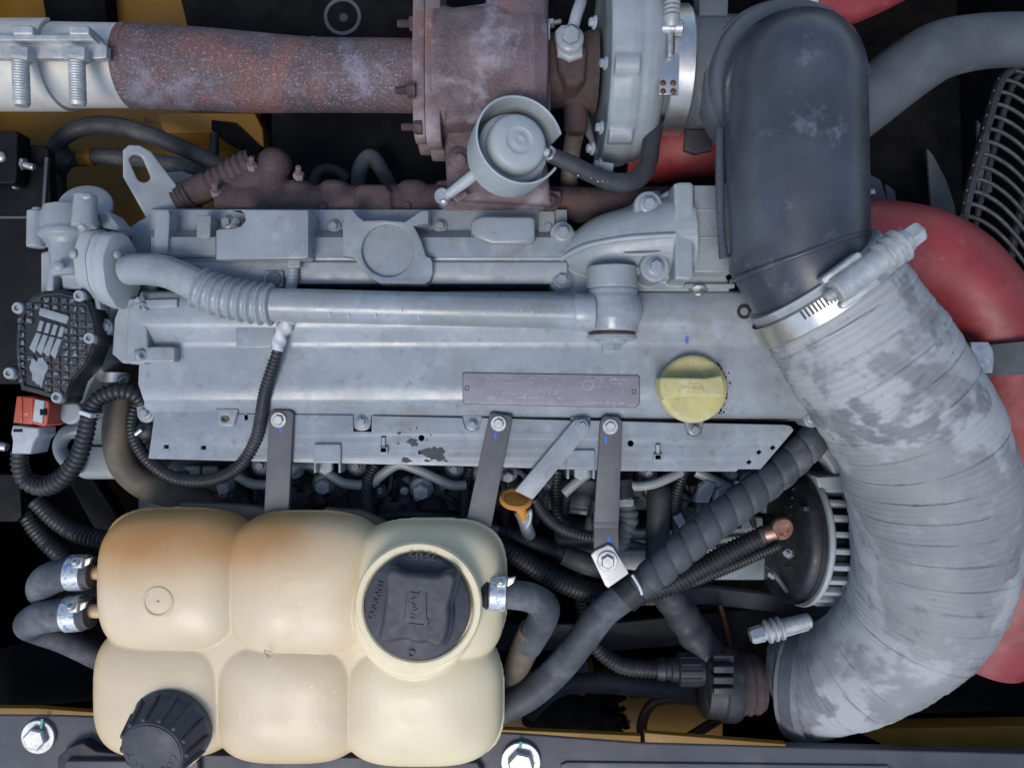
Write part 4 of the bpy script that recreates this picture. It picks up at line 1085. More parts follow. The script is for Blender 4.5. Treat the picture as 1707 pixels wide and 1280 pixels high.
bm = BM(); add_lathe(bm, hp - hx * (12 * S) + V((0, 0, -6 * S)), hx, [(0, 5), (3, 8), (12, 8)], 14); ob('screw_tip', bm, GALV, t)
# lower hose clamp
t = thing('hose_clamp', 'zinc worm clamp at the lower end of the fabric hose above the black fitting', 'hose clamp', (1300, 1047, -40), 'worm clamps on the fabric hose')
bm = BM(); add_ring_lathe(bm, W(1352, 1135, -156), V((-.74, -.02, -.67)), [(-4, 95), (-2, 98.5), (16, 98.5), (18, 95)], 72, k=L(1, -156)); ob('band', bm, SLEEVE, t)
hx = V((-1, -.26, .02)).normalized(); hp = W(1352, 1033, -52)
bm = BM(); add_lathe(bm, hp, hx, [(0, 8), (4, 13), (52, 14), (54, 20), (58, 20), (60, 15), (63, 15), (65, 20), (69, 20), (71, 15), (74, 15), (76, 20), (80, 20), (84, 13), (90, 13)], 26); ob('worm_housing', bm, GALV, t)
bm = BM(); add_lathe(bm, hp + hx * (88 * S), hx, [(0, 15), (18, 14), (22, 11), (22, 0)], 6); ob('worm_screw', bm, ZINC, t, 20)
bm = BM(); add_oplate(bm, hp + hx * (28 * S) + V((0, -14 * S, -6 * S)), V((0, .2, 1)), hx, rect(-5, -26, 5, 26, 4), -6, 6, 2); ob('housing_flange', bm, GALV, t)

# ================================================================== red charge hose, grey hose, fan
t = thing('red_charge_hose', 'thick red silicone hose arching behind the fabric hose', 'hose', (1640, 640, -120))
bm = BM()
add_tube(bm, [(1380, 415, -70, 82), (1470, 416, -72, 82), (1540, 430, -76, 84), (1600, 466, -80, 86), (1648, 530, -84, 88), (1676, 610, -88, 90), (1688, 720, -92, 92), (1692, 830, -98, 94), (1688, 930, -104, 96), (1660, 1020, -120, 96), (1630, 1080, -150, 90)], 48, 8)
ob('tube', bm, RED, t, 60)
t = thing('strap_clamp', 'pale metal clamp with dark rubber strap round the red hose', 'clamp', (1670, 595, 10))
bm = BM(); add_ring_lathe(bm, W(1672, 598, -87), (-.1, 1, 0), [(-24, 92), (26, 92), (26, 96), (-24, 96)], 60, k=L(1, -87)); ob('strap', bm, HOSEG, t)
bm = BM(); add_plate(bm, [(1618, 570), (1648, 570), (1656, 584), (1658, 600), (1655, 622), (1622, 622)], -6, 6, 2); ob('metal_tab', bm, ZINC, t)
hose('upper_hose', [(1400, 205, -60, 50), (1460, 158, -60, 50), (1520, 112, -60, 50), (1570, 84, -62, 49), (1640, 70, -66, 47), (1740, 66, -70, 46), (1800, 66, -70, 46)], HOSEG, 'thick dusty dark grey hose leaving the duct toward the fan guard', 'hose')
# fan guard
t = thing('fan_guard', 'black wire fan guard with curved bars at the radiator', 'fan guard', (1660, 250, -120))
cx, cy = 2060, 560
rim = [(1702, 108), (1672, 128), (1655, 170), (1640, 225), (1624, 285), (1609, 345), (1601, 400), (1600, 470)]
bm = BM(); add_tube(bm, [(x, y, -120, 9) for x, y in rim], 10, 8, flat=1.4); ob('rim_strip', bm, HOSEG, t)
bm = BM(); add_tube(bm, [(x + 22, y + 4, -126, 6) for x, y in rim], 10, 8); ob('rim_strip', bm, BLKPL, t)
rp = resample([(*p, 0) for p in catmull([(x, y, 0) for x, y in rim], 10)], 21.5)
for i, q in enumerate(rp[:18]):
    x, y = q[0], q[1]
    w = [(x - 6, y - 2, -116, 4), (x + 24, y + 4, -112, 4), (x + 60, y + 28, -112, 4), (x + 100, y + 74, -116, 4), (x + 150, y + 150, -122, 4)]
    bm = BM(); add_tube(bm, w, 8, 4); ob('guard_wire', bm, HOSEG, t)
for pts in ([(1707, 330), (1690, 400), (1680, 460)], [(1760, 180), (1740, 260), (1725, 360)]):
    bm = BM(); add_tube(bm, [(x, y, -128, 8) for x, y in pts], 8); ob('guard_stay', bm, BLKPL, t)
GUARD = M('guard_wire_black', (.016, .018, .022), (.028, .03, .035), 60, rough=.5, dust=(.08, .085, .09), dscale=40, damt=.5)
for c_ in t.children:
    if c_.name.startswith(('guard_wire', 'rim_strip')): c_.data.materials[0] = GUARD
t = thing('cooling_fan', 'dark cooling fan blades deep behind the red hose', 'fan', (1540, 300, -240))
for ol in ([(1546, 248), (1556, 258), (1578, 300), (1592, 342), (1600, 420), (1560, 430), (1552, 340)], [(1450, 290), (1468, 300), (1482, 340), (1490, 400), (1455, 400)], [(1476, 306), (1492, 318), (1500, 360), (1505, 400), (1488, 400)], [(1630, 200), (1650, 230), (1655, 320), (1630, 330)]):
    bm = BM(); add_plate(bm, ol, -236, -230, 2); ob('blade', bm, HOSEG, t)
bm = BM(); add_tube(bm, [(1428, 321, -90, 7), (1456, 321, -90, 7)], 10, curve=False); ob('shaft_bolt', bm, ZINC, t)
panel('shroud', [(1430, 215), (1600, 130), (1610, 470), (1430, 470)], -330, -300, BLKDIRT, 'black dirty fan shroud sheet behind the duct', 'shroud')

# ================================================================== oil cap and data plate
t = thing('oil_filler_cap', 'round yellow oil filler cap with bar grip and oil-can symbol', 'oil cap', (1152, 648, -6))
bm = BM()
add_lathe(bm, W(1152, 648, -8), (0, 0, 1), [(0, 56), (10, 57), (16, 56), (19, 53), (20, 48), (20, 0)], 64, k=L(1, 4)); ob('disc', bm, CAPY, t)
bm = BM()
add_plate(bm, [(1100, 632), (1104, 628.5), (1140, 629.5), (1178, 630), (1190, 628), (1203, 625), (1206, 632), (1208.5, 645), (1208, 656), (1205, 662.5), (1170, 661.5), (1135, 661), (1122, 663.5), (1107, 666.5), (1103, 660), (1100.5, 646)], 8, 44, 3.5)
gr_ = ob('grip', bm, CAPY, t)
bm = BM()
def stroke(bm, pts, h, r=.8): add_tube(bm, [(x, y, h, r) for x, y in pts], 6, curve=False)
stroke(bm, [(1136, 643), (1137, 648), (1149, 646), (1152, 646), (1153, 647.5), (1165, 646.5), (1168, 647), (1168, 640), (1152, 639), (1145, 644), (1136, 643)], 44)
stroke(bm, [(1168, 643), (1174, 648), (1173, 652), (1167, 648)], 44)
stroke(bm, [(1157, 650), (1158, 652)], 44)
stroke(bm, [(1162, 649), (1163, 651)], 44)
ob('oil_can_symbol', bm, CAPY, gr_, 60)
bm = BM(); add_tube(bm, [(1147, 597, 10, 1.5), (1147, 606, 12, 1.2)], 6, curve=False); ob('index_mark', bm, CAPY, t)
rnd = random.Random(4)
bm = BM()
for i in range(60):
    a = rnd.uniform(-45, 45); rr = rnd.uniform(55, 62) if rnd.random() < .8 else rnd.uniform(58, 70)
    x, y = 1152 + rr * cos(radians(a)), 648 + rr * sin(radians(a))
    add_ball(bm, W(x, y, -4), L(rnd.uniform(.6, 2.0)), n=6)
tag(ob('dirt_crumbs', bm, BLKDIRT, t), kind='stuff')

t = thing('data_plate', 'mauve-grey engraved data plate riveted to the valve cover', 'plate', (918, 650, -6))
ol = [(772, 622), (776, 621.5), (1062, 626), (1066, 629), (1065.5, 672), (1059, 679), (775, 673), (772, 669)]
bm = BM(); add_plate(bm, ol, -8, -2.5, .7); ob('plate_sheet', bm, PLATE, t)
bm = BM(); add_plate(bm, [(918 + (x - 918) * 1.006, 650 + (y - 650) * 1.03) for x, y in ol], -8, -4.2, .3); ob('dark_edge', bm, DARKH, t)
for x, y in ((778.5, 647), (1057, 653)):
    bm = BM(); add_ring_lathe(bm, W(x, y, -2.5), (0, 0, 1), [(-1, 3), (.8, 3.2), (.8, 4.3), (-1, 4.5)], 20); ob('rivet_hole', bm, DARKH, t)
bm = BM(); add_ring_lathe(bm, W(980, 642, -2.5), (0, 0, 1), [(-1, 7.8), (.3, 7.8), (.3, 9), (-1, 9)], 30); ob('printed_ring', bm, INK, t)
bm = BM(); c_ = W(818, 664.5, -2.5)
add_plate(bm, circ(818, 664.5, 7.2, 24, 5), -3.5, -2.1, 0, holes=[circ(818, 664.5, 5.8, 24, 3.8)]); ob('printed_emblem', bm, INK, t, 0)
bm = BM(); add_plate(bm, circ(818, 664.5, 4, 14, 2), -3.5, -2.1, 0); ob('printed_emblem', bm, INK, t, 0)
rnd = random.Random(12)
def words(x0, x1, y, hgt, dens, parent):
    bm = BM(); x = x0
    while x < x1:
        w = rnd.uniform(1.2, 3.0)
        if rnd.random() < dens:
            j = rnd.uniform(-.3, .3)
            yy = y + (x - 772) * .0165
            add_plate(bm, rect(x, yy + j, min(x + w, x1), yy + hgt + j), -3.4, -2.15, 0)
        x += w + rnd.uniform(.5, 1.2) + (3 if rnd.random() < .12 else 0)
    return ob('printed_line', bm, INK, parent, 0)
for a in ((801, 815, 627, 1.6, .9), (846, 853, 628, 2, .95), (884, 892, 627, 1.8, .8), (812, 822, 637, 2, .5), (835, 860, 637, 1.6, .45), (930, 950, 641, 1.6, .35), (865, 920, 646, 1.6, .35), (824, 872, 653, 2, .4), (905, 930, 652, 2.2, .6), (853, 897, 659.5, 2.8, .95), (836, 925, 667, 2.0, .75), (980, 1040, 666, 3.0, .95), (1018, 1042, 627, 2.4, .8), (1002, 1010, 631, 3, .5), (1024, 1038, 634, 2.4, .5), (960, 975, 666, 1.6, .4)):
    words(*a, t)

# ================================================================== wiring tray, brackets
TR = thing('wiring_tray', 'long flat grey sheet tray along the lower edge of the valve cover, paint chipped', 'tray', (780, 735, -30))
def ty(x): return 684 + (x - 258) * .0235
def notch(x, r=16, dp=14):
    y = ty(x); return [(x - r, y)] + [(x - r + 1.5, y + dp * .6), (x - r * .7, y + dp + 4), (x, y + dp + 8), (x + r * .7, y + dp + 4), (x + r - 1.5, y + dp * .6)] + [(x + r, y)]
ol = [(258, 684), (392, 687), (394, 690), (588, 692), (589, 719), (619, 720), (620, 693)] + notch(787) + notch(968) + notch(1157) + [(1308, 708), (1318, 710), (1323, 716), (1321, 720), (1268, 782), (1231, 782), (1227, 786), (1036, 785), (798, 777), (400, 768), (247, 764), (252, 730)]
sq = lambda x, y, w=4, h_=3.2: rect(x - w, y - h_, x + w, y + h_)
dia = lambda x, y: [(x - 5, y + .5), (x + .5, y - 4.5), (x + 5, y - .5), (x - .5, y + 4.5)]
holes = [sq(277, 744.5), sq(339, 746), sq(424, 748), circ(702.5, 730, 5, 16), sq(702, 753.5, 4.5, 3), circ(1051.5, 739, 5.2, 16), dia(1249, 770), dia(1265.5, 753.5), dia(1288.5, 746), [(408, 690), (411, 689), (413, 698), (409, 700)]]
bm = BM(); add_plate(bm, ol, -31, -24, 1.0, holes); ob('tray_sheet', bm, GREY, TR)
bm = BM(); add_plate(bm, [(246.5, 763), (400, 767), (798, 776), (1036, 784), (1036, 785.5), (798, 777.5), (400, 768.5), (246.5, 764.5)], -60, -26, .4); ob('bent_lip', bm, GREY, TR)
bm = BM(); add_plate(bm, [(359, 681), (397, 682), (390, 708), (386, 711), (370, 711), (366, 708)], -26, -17, 1.5, [circ(376, 698, 5.5, 16)]); nt_ = ob('nut_tab', bm, GREY, TR)
bm = BM(); add_lathe(bm, W(376, 698, -22), (0, 0, 1), [(0, 6.5), (5, 6.5), (5, 4), (1, 3.4), (1, 0)], 20); ob('weld_nut', bm, TANBR, nt_)
for x0, x1, y0, y1 in ((522, 568, 740, 772), (944, 992, 750, 782)):
    bm = BM(); add_plate(bm, rect(x0, y0, x1, y1, 4), -26, -18, 1.5); tb_ = ob('tab', bm, GREY, TR)
    for x in (x0 + 1, x1 - 4):
        bm = BM(); add_plate(bm, rect(x, y1 - 2, x + 4, y1 + 16), -60, -19, 1); ob('tab_leg', bm, GREY, tb_)
    bm = BM(); add_lathe(bm, W((x0 + x1) / 2, y1 + 4, -56), (0, 0, 1), [(0, 14), (14, 14), (16, 11), (16, 0)], 6); ob('tab_bolt', bm, GREYC, TR, 25)
for x, y in ((639, 741), (1097, 753)):
    bm = BM(); add_plate(bm, rect(x - 4, y - 14, x + 4, y + 6, 1), -25, -22, .6); ob('clip_slot', bm, DARKH, TR)
    bm = BM(); add_plate(bm, rect(x - 3, y - 12, x + 3, y + 4, 1), -24, -19, 1); ob('clip_tongue', bm, GREYC, TR)
    bm = BM(); add_plate(bm, rect(x - 7, y + 4, x + 7, y + 16, 2), -25, -15, 1.5, [rect(x - 3, y + 6, x + 3, y + 11)]); ob('clip_body', bm, GREYC, TR)
for i, (x, y, rx, ry) in enumerate(((688, 737, 9, 6), (724, 756, 17, 13), (677, 767, 8, 4), (743, 768, 3, 2), (665, 722, 3, 2), (664, 739, 1.6, 2), (668, 721, 1.4, 1), (695, 713, 1.4, 1.6), (684, 716, 1.2, 1), (712, 733, 1.5, 1), (718, 725, 1.2, 1), (712, 768, 5, 2))):
    mark(blotch(x, y, rx, ry, i + 20), -23.7, DARKH, TR, 'paint_chip', .25)
def strap(name, polys, bolts_, label, mat, marks=()):
    t = thing(name, label, 'bracket', (*polys[0][0][0], -20))
    for ol, h0, h1 in polys:
        bm = BM(); add_plate(bm, ol, h0, h1, 1.5); ob('strap', bm, mat, t)
    for x, y, h, r, m in bolts_: bolt(x, y, h, r, t, m, 'hex')
    for x, y, h in marks: mark(blotch(x, y, 2.2, 6, int(x), 14, .2), h, BLUEI, t, 'marker_stroke', .4)
    return t
strap('tank_bracket', [([(449, 689), (455, 683), (483, 684), (489, 690), (480, 870), (439, 870)], -23.5, -14)], [(465, 700, -14, 13, ZINC)], 'dark strap bracket running to the tank beside the corrugated sensor cable', BRKM, [(468, 716, -14)])
strap('tank_bracket', [([(816, 690), (822, 688), (851, 693), (854, 697), (819, 878), (777, 870)], -23.5, -14), ([(780, 868), (820, 876), (832, 880), (824, 894), (800, 890), (776, 880)], -46, -32)], [(831, 706, -14, 13, ZINC)], 'dark strap bracket right of the chipped paint, ending at the tank', BRKM, [(826, 726, -14)])
strap('hose_bracket', [([(1001, 702), (1008, 694), (1030, 695), (1037, 702), (1032, 871), (990, 870)], -23.5, -14), ([(990, 868), (1032, 869), (1031, 880), (990, 880)], -36, -17), ([(990, 877), (1031, 877), (1032, 935), (990, 935)], -40, -30)], [(1017, 711, -14, 13, ZINC)], 'dark strap bracket between dipstick and oil cap carrying the pale clip', BRKM, [(1010, 734, -14), (1015, 900, -30)])
strap('dipstick_bracket', [([(955, 703), (962, 699), (978, 702), (983, 712), (980, 722), (888, 833), (858, 818)], -23.5, -12)], [(970, 710, -12, 11, GREY)], 'slanting light grey flat bracket holding the dipstick', GREY)
# dipstick
t = thing('dipstick', 'dipstick with orange ring handle at the foot of the slanting bracket', 'dipstick', (865, 845, -60))
bm = BM()
c_ = W(860, 833, -18); n_ = V((-.05, -.80, .60)).normalized()
add_ring_lathe(bm, c_, V((.06, .88, .46)), [(-4, 22), (-2, 26), (2, 27), (5, 24), (4, 20), (0, 19), (-3, 20)], 40, k=S * 1.05)
ob('ring_handle', bm, ORNG, t)
bm = BM(); add_lathe(bm, c_, V((.06, .88, .46)), [(-3, 21), (-1, 21), (-1, 0)], 30); ob('ring_web', bm, ORNG, t)
bm = BM(); add_tube(bm, [(865, 838, -26, 12), (869, 850, -34, 9), (873, 862, -44, 8)], 14); ob('neck', bm, ORNG, t)
bm = BM(); add_tube(bm, [(868, 850, -46, 12), (874, 866, -52, 11), (878, 880, -66, 11), (882, 890, -90, 11)], 16); ob('guide_tube', bm, GALV, t)
bm = BM(); add_tube(bm, [(866, 868, -44, 3), (876, 860, -38, 3.4), (884, 850, -40, 3), (884, 866, -44, 3), (878, 880, -48, 3)], 8); ob('spring_clip', bm, ZINC, t)

# ================================================================== coolant tank
TK = thing('coolant_tank', 'aged cream plastic coolant tank of six bulging chambers, browned near the engine', 'tank', (505, 1060, -90))
bm = BM()
HS = -14
lobes = [(174, 848, 417, 1068, 74), (397, 853, 628, 1074, 76), (600, 866, 843, 1086, 78), (166, 1050, 392, 1254, 66), (377, 1054, 602, 1262, 70), (584, 1060, 838, 1266, 72)]
def lobe(x0, y0, x1, y1, c, k, n, m, dz=0):
    a, b = W(x0, y0, HS), W(x1, y1, HS)
    add_super(bm, (a + b) / 2 + V((0, 0, dz)), (b.x - a.x) / 2 * k, (a.y - b.y) / 2 * k, c * S, n, m, 56, 28)
for x0, y0, x1, y1, c in lobes:
    ex = 17
    lobe(x0 - (ex if x0 > 300 else 0), y0 - (ex if y0 > 1000 else 0), x1 + (ex if x1 < 700 else 0), y1 + (ex if y1 < 1100 else 0), c, 1.0, 3.3, 2.7)
    lobe(x0 - 5, y0 - 5, x1 + 5, y1 + 5, 4.0, 1.0, 3.3, 2.5)      # mould seam
lobe(230, 900, 790, 1215, 52, 1, 5, 5)
add_lathe(bm, W(700, 1006, HS), (0, 0, 1), [(0, 103), (66, 103), (80, 101), (86, 98)], 56, k=L(1, 60))
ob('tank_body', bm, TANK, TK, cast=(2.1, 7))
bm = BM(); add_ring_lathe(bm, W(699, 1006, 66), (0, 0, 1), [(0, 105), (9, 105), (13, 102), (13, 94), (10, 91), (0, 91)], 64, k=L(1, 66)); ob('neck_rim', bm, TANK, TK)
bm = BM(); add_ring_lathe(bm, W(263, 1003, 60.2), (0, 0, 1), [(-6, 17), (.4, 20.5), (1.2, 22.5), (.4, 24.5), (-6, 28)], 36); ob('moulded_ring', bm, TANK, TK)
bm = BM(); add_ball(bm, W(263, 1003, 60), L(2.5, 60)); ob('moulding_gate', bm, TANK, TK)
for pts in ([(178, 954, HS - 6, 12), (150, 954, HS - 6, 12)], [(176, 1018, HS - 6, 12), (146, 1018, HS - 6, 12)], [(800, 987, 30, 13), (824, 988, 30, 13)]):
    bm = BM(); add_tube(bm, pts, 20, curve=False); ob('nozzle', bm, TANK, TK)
bm = BM()
for a, b in (((440, 1083), (453, 1086)), ((440, 1083), (448, 1098)), ((445, 1090), (452, 1095))):
    stroke(bm, [a, b], 58, .5)
ob('scratch', bm, TANBR, TK)
# neck of the small cap
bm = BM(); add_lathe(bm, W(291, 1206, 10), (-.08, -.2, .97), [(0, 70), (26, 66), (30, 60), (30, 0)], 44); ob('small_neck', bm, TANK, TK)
# main cap
t = thing('pressure_cap', 'large round black pressure cap with a wavy square grip on the tank filler', 'cap', (698, 1006, 70))
bm = BM(); add_lathe(bm, W(698, 1006, 60), (0, 0, 1), [(0, 88), (16, 89), (20, 88), (22, 85), (22, 0)], 72, k=L(1, 80)); ob('disc', bm, CAPPL, t)
gp = []
gq = [(641, 957), (646, 948), (656, 945), (674, 952), (690, 954), (708, 956), (730, 958), (748, 951), (759, 955), (763, 966), (758, 990), (752, 1010), (753, 1032), (748, 1062), (741, 1077), (730, 1081), (712, 1073), (695, 1074), (672, 1068), (648, 1073), (634, 1072), (629, 1062), (634, 1040), (638, 1012), (641, 985)]
gp = [(p[0], p[1]) for p in catmull([(*p, 0) for p in gq + gq[:1]], 4)[:-1]]
gp = [(693 + (x - 693) * .96, 1010 + (y - 1010) * .96) for x, y in gp]
bm = BM(); add_plate(bm, [(692 + (x - 692) * 1.05 + 3, 1008 + (y - 1008) * 1.05 - 1) for x, y in gp], 78, 94, 6); add_plate(bm, [(x - 1, y) for x, y in gp], 84, 106, 6); gr_ = ob('grip', bm, CAPPL, t, cast=(1.3, 4))
text('75 kPa', 704, 926, 82.6, 16, 180 - 4, CAPPL, t)
text('COOLANT', 626, 1000, 82.6, 13, 74, CAPPL, t)
bm = BM()
for pts in ([(684, 986), (700, 989), (700, 984)], [(711, 988), (711, 1030), (714, 1031), (714, 1043)], [(680, 1038), (706, 1041)], [(678, 990), (674, 1032)], [(686, 998), (694, 994)], [(686, 1004), (692, 1008), (688, 1012)], [(690, 1012), (696, 1014), (692, 1018), (688, 1016)], [(684, 1022), (692, 1024), (690, 1030), (684, 1028)]):
    stroke(bm, pts, 106.2, 1.0)
ob('moulded_emblem', bm, CAPPL, gr_, 60)
bm = BM(); add_ring_lathe(bm, W(686, 1089, 82), (0, 0, 1), [(0, 4), (1, 4), (1, 6), (0, 6)], 18); ob('moulded_mark', bm, CAPPL, t)
# small ribbed cap
t = thing('filler_cap', 'dark grey ribbed screw cap marked COOLANT at the corner of the tank', 'cap', (285, 1215, 30))
d = V((-.08, -.22, .97)).normalized(); o_ = W(289, 1207, 34); k_ = L(1, 34)
bm = BM(); add_lathe(bm, o_, d, [(0, 64), (2, 68), (12, 69), (14, 66), (18, 62), (52, 54), (60, 53), (64, 50), (65, 45), (65, 0)], 64, k=k_); ob('body', bm, CAPPL, t)
d_, u_, v_ = axes(d)
for i in range(13):
    a = 2 * pi * i / 13 + .2
    rd = u_ * cos(a) + v_ * sin(a)
    bm = BM()
    add_oplate(bm, o_ + rd * (50 * k_) + d * (10 * k_), d, rd, rect(-4.5, 0, 4.5, 19, 3), 0, 50, 3.0)
    for v in bm.verts:
        tt = (v.co - o_).dot(d) / k_
        v.co -= rd * (max(0, tt - 14) * .26 * k_)
    ob('rib', bm, CAPPL, t)
bm = BM(); add_lathe(bm, o_ + d * (63 * k_), d, [(0, 48), (3, 48), (4, 46), (4, 0)], 48, k=k_); fd_ = ob('face_disc', bm, CAPPL, t)
for i, ch in enumerate('COOLANT'):
    a = radians(-12 - 26 * i)
    c = bpy.data.curves.new('t', 'FONT'); c.body = ch; c.size = 17 * k_; c.extrude = .8 * k_; c.align_x = 'CENTER'; c.align_y = 'CENTER'; c.resolution_u = 3
    tm = bpy.data.objects.new('tmp', c); COL.objects.link(tm)
    me = bpy.data.meshes.new_from_object(tm.evaluated_get(bpy.context.evaluated_depsgraph_get()))
    bpy.data.objects.remove(tm); bpy.data.curves.remove(c)
    rd = V((cos(a), sin(a), 0)); rd = (rd - d * rd.dot(d)).normalized()      # tops of the letters point outwards
    xx = rd.cross(d)
    mt = Matrix((xx, rd, d)).transposed().to_4x4(); mt.translation = o_ + d * (67 * k_) + rd * (35 * k_)
    me.transform(mt)
    from_mesh('letter', me, CAPPL, fd_, 0)
# tank hoses
def band_clamp(name, label, c, d, r, kpx, scr, up):
    t = thing(name, label, 'hose clamp', c, 'blue coated clamps on the tank hoses')
    o_ = W(*c); kk = L(1, c[2])
    bm = BM(); add_ring_lathe(bm, o_, d, [(-14, r), (-13, r + 3), (13, r + 3), (14, r), (12, r - 2), (-12, r - 2)], 40, k=kk); ob('band', bm, BLUEC, t)
    bm = BM(); add_plate(bm, rect(scr[0] - 9, scr[1] - 9, scr[0] + 9, scr[1] + 10, 3), scr[2] - 10, scr[2] + 8, 3); ob('screw_housing', bm, ZINC, t)
    bolt(scr[0] - 1, scr[1], scr[2] + 8, 7, t, ZINC, 'cap', d=(.1, up, .5), name='screw')
    bm = BM(); add_plate(bm, [(scr[0] + 10, scr[1] - 6), (scr[0] + 24, scr[1] - 9), (scr[0] + 20, scr[1] + 2), (scr[0] + 10, scr[1] + 8)], scr[2] - 4, scr[2] + 2, 1); ob('band_tail', bm, STAIN, t)
    return t
hose('tank_hose', [(157, 954, HS - 6, 27), (140, 954, HS - 6, 27), (105, 957, HS - 6, 27), (78, 968, -32, 27), (74, 986, -62, 26), (100, 998, -92, 25), (160, 1000, -120, 24)], RUBD, 'short dusty black hose on the upper nozzle at the end of the tank', 'hose')
hose('tank_hose', [(152, 1020, HS - 6, 27), (130, 1022, HS - 6, 27), (85, 1026, HS - 8, 27), (56, 1034, -36, 26), (58, 1046, -70, 26), (110, 1066, -100, 25), (170, 1096, -130, 24), (240, 1130, -150, 24)], RUBD, 'dusty black hose on the lower nozzle looping back under the tank', 'hose')
band_clamp('hose_clamp', 'blue and silver clamp on the upper tank hose', (132, 954, HS - 6), (1, 0, 0), 26.5, 1, (128, 938, 8), .6)
band_clamp('hose_clamp', 'blue and silver clamp on the lower tank hose', (126, 1022, HS - 6), (1, 0.1, 0), 26.5, 1, (120, 1012, 12), .6)
t = thing('overflow_hose', 'black hose from the filler side of the tank bending down into a pale sleeve', 'hose', (880, 1020, -20))
bm = BM(); add_tube(bm, [(806, 987, 30, 26), (850, 990, 30, 25), (885, 996, 24, 25), (908, 1012, 4, 25), (900, 1040, -30, 25), (880, 1075, -60, 24)], 26, 10); ob('rubber_hose', bm, RUBD, t, 60)
bm = BM(); add_tube(bm, [(890, 1050, -44, 25), (868, 1095, -80, 23), (850, 1140, -110, 22), (838, 1175, -140, 21)], 24, 8); ob('pale_sleeve', bm, TANBR, t, 60)
bm = BM(); add_ring_lathe(bm, W(808, 988, 30), (1, 0, 0), [(-5, 25), (4, 28), (6, 25)], 30); ob('cuff', bm, BLKPL, t)
band_clamp('hose_clamp', 'blue and silver clamp on the hose beside the pressure cap', (830, 988, 30), (1, -.05, 0), 27, 1, (836, 970, 56), .5)
# scuttle behind the tank
panel('tank_strap', [(300, 838), (400, 842), (470, 852), (470, 900), (300, 900)], -60, -40, TANBR, 'brown mounting strap edge showing in the notch between tank chambers', 'strap', 3)
panel('tank_strap', [(540, 848), (600, 852), (640, 870), (640, 910), (540, 910)], -60, -40, TANBR, 'brown strap edge behind the middle tank chamber beside the filler chamber', 'strap', 3)

# ================================================================== hoses and looms, front right
t = thing('wrapped_hose', 'black hose with spiral wrap sleeve descending from the valve cover to under the tank', 'hose', (1100, 940, -80))
bm = BM()
def spiral(s, th):
    q = ((s + 8 * sin(th)) / 33.0) % 1.0
    return .93 + .10 * (sin(pi * min(1, q * 1.04)) ** .45) - (.05 if q > .95 else 0)
add_tube(bm, [(1400, 690, -70, 27), (1368, 722, -56, 28), (1310, 778, -44, 29), (1250, 826, -38, 30), (1190, 872, -36, 30), (1130, 922, -40, 30), (1078, 968, -46, 28)], 28, 12, spiral, 1.8); ob('spiral_wrap', bm, RUBD, t, 50)
bm = BM(); add_tube(bm, [(1085, 962, -46, 25), (1045, 990, -50, 26), (1005, 1022, -54, 26), (970, 1066, -60, 26), (930, 1115, -66, 26), (885, 1155, -74, 26), (835, 1180, -84, 27), (770, 1195, -100, 27)], 28, 10); ob('plain_hose', bm, RUBD, t, 60)
t = thing('pale_clip', 'pale zinc clip bracket with hex bolt holding the wrapped hose', 'clip', (1012, 940, -20))
bm = BM(); add_plate(bm, [(985, 925), (992, 918), (1014, 908), (1022, 912), (1046, 950), (1048, 956), (1014, 980), (1009, 976)], -28, -22, 1.5); ob('clip_plate', bm, SILV, t)
bm = BM(); add_ring_lathe(bm, W(1048, 988, -50), (-.72, -.68, 0), [(-14, 27), (14, 27), (14, 29), (-14, 29)], 36); ob('clip_loop', bm, BLKPL, t)
bolt(1012, 935, -22, 17, t, ZINC, 'hex')
bm = BM(); add_tube(bm, [(1054, 958, -16, 2.5), (1066, 978, -14, 2.5), (1070, 990, -22, 2.5)], 8); ob('clip_edge', bm, WHT, t)

conduit('battery_conduit', [(790, 880, -110, 16), (830, 906, -110, 17), (880, 938, -110, 18), (940, 972, -112, 18.5), (1000, 990, -112, 19), (1060, 992, -108, 19), (1120, 972, -100, 19), (1180, 940, -92, 19), (1240, 908, -84, 18), (1282, 888, -76, 17)], 'thick black corrugated conduit sweeping under the pale clip to the copper terminal', 7.6, .14)
conduit('loom_conduit', [(810, 880, -120, 13), (850, 888, -120, 13.5), (900, 906, -122, 13.5), (945, 925, -124, 13)], 'black corrugated conduit above the thick one beside the tank', 6.6, .14, cat='conduit')
bm = BM(); add_tube(bm, [(938, 924, -122, 17), (970, 936, -122, 19), (1000, 946, -124, 18), (1030, 956, -130, 15)], 16); tag(ob('tape_joint', bm, RUB), 'black taped loom joint behind the hose bracket', 'cable joint')
conduit('alternator_conduit', [(1100, 982, -130, 11), (1160, 966, -122, 11.5), (1230, 938, -112, 11.5), (1300, 908, -102, 10)], 'thinner corrugated conduit beneath the thick one near the alternator', 6.0, .14)
conduit('branch_conduit', [(890, 832, -60, 9.5), (908, 858, -64, 10.5), (935, 880, -70, 11), (970, 892, -76, 11), (1000, 896, -80, 11)], 'slim corrugated conduit from dipstick to the hose bracket', 6.2, .14)
conduit('injector_conduit', [(928, 785, -130, 10), (926, 820, -128, 10), (932, 860, -120, 10), (960, 890, -110, 10)], 'slim corrugated conduit hanging beside the slanting bracket', 6.2, .14, group='injector conduits')
conduit('injector_conduit', [(958, 800, -130, 9.5), (944, 830, -128, 9.5), (938, 870, -124, 9.5)], 'slim corrugated conduit beside the tray tab leg near the hose bracket', 6.2, .14, group='injector conduits')
conduit('injector_conduit', [(625, 775, -110, 10), (614, 800, -106, 11), (612, 830, -108, 11), (622, 880, -116, 11)], 'corrugated conduit dropping behind the middle tank chamber', 5.6, .12, group='injector conduits')
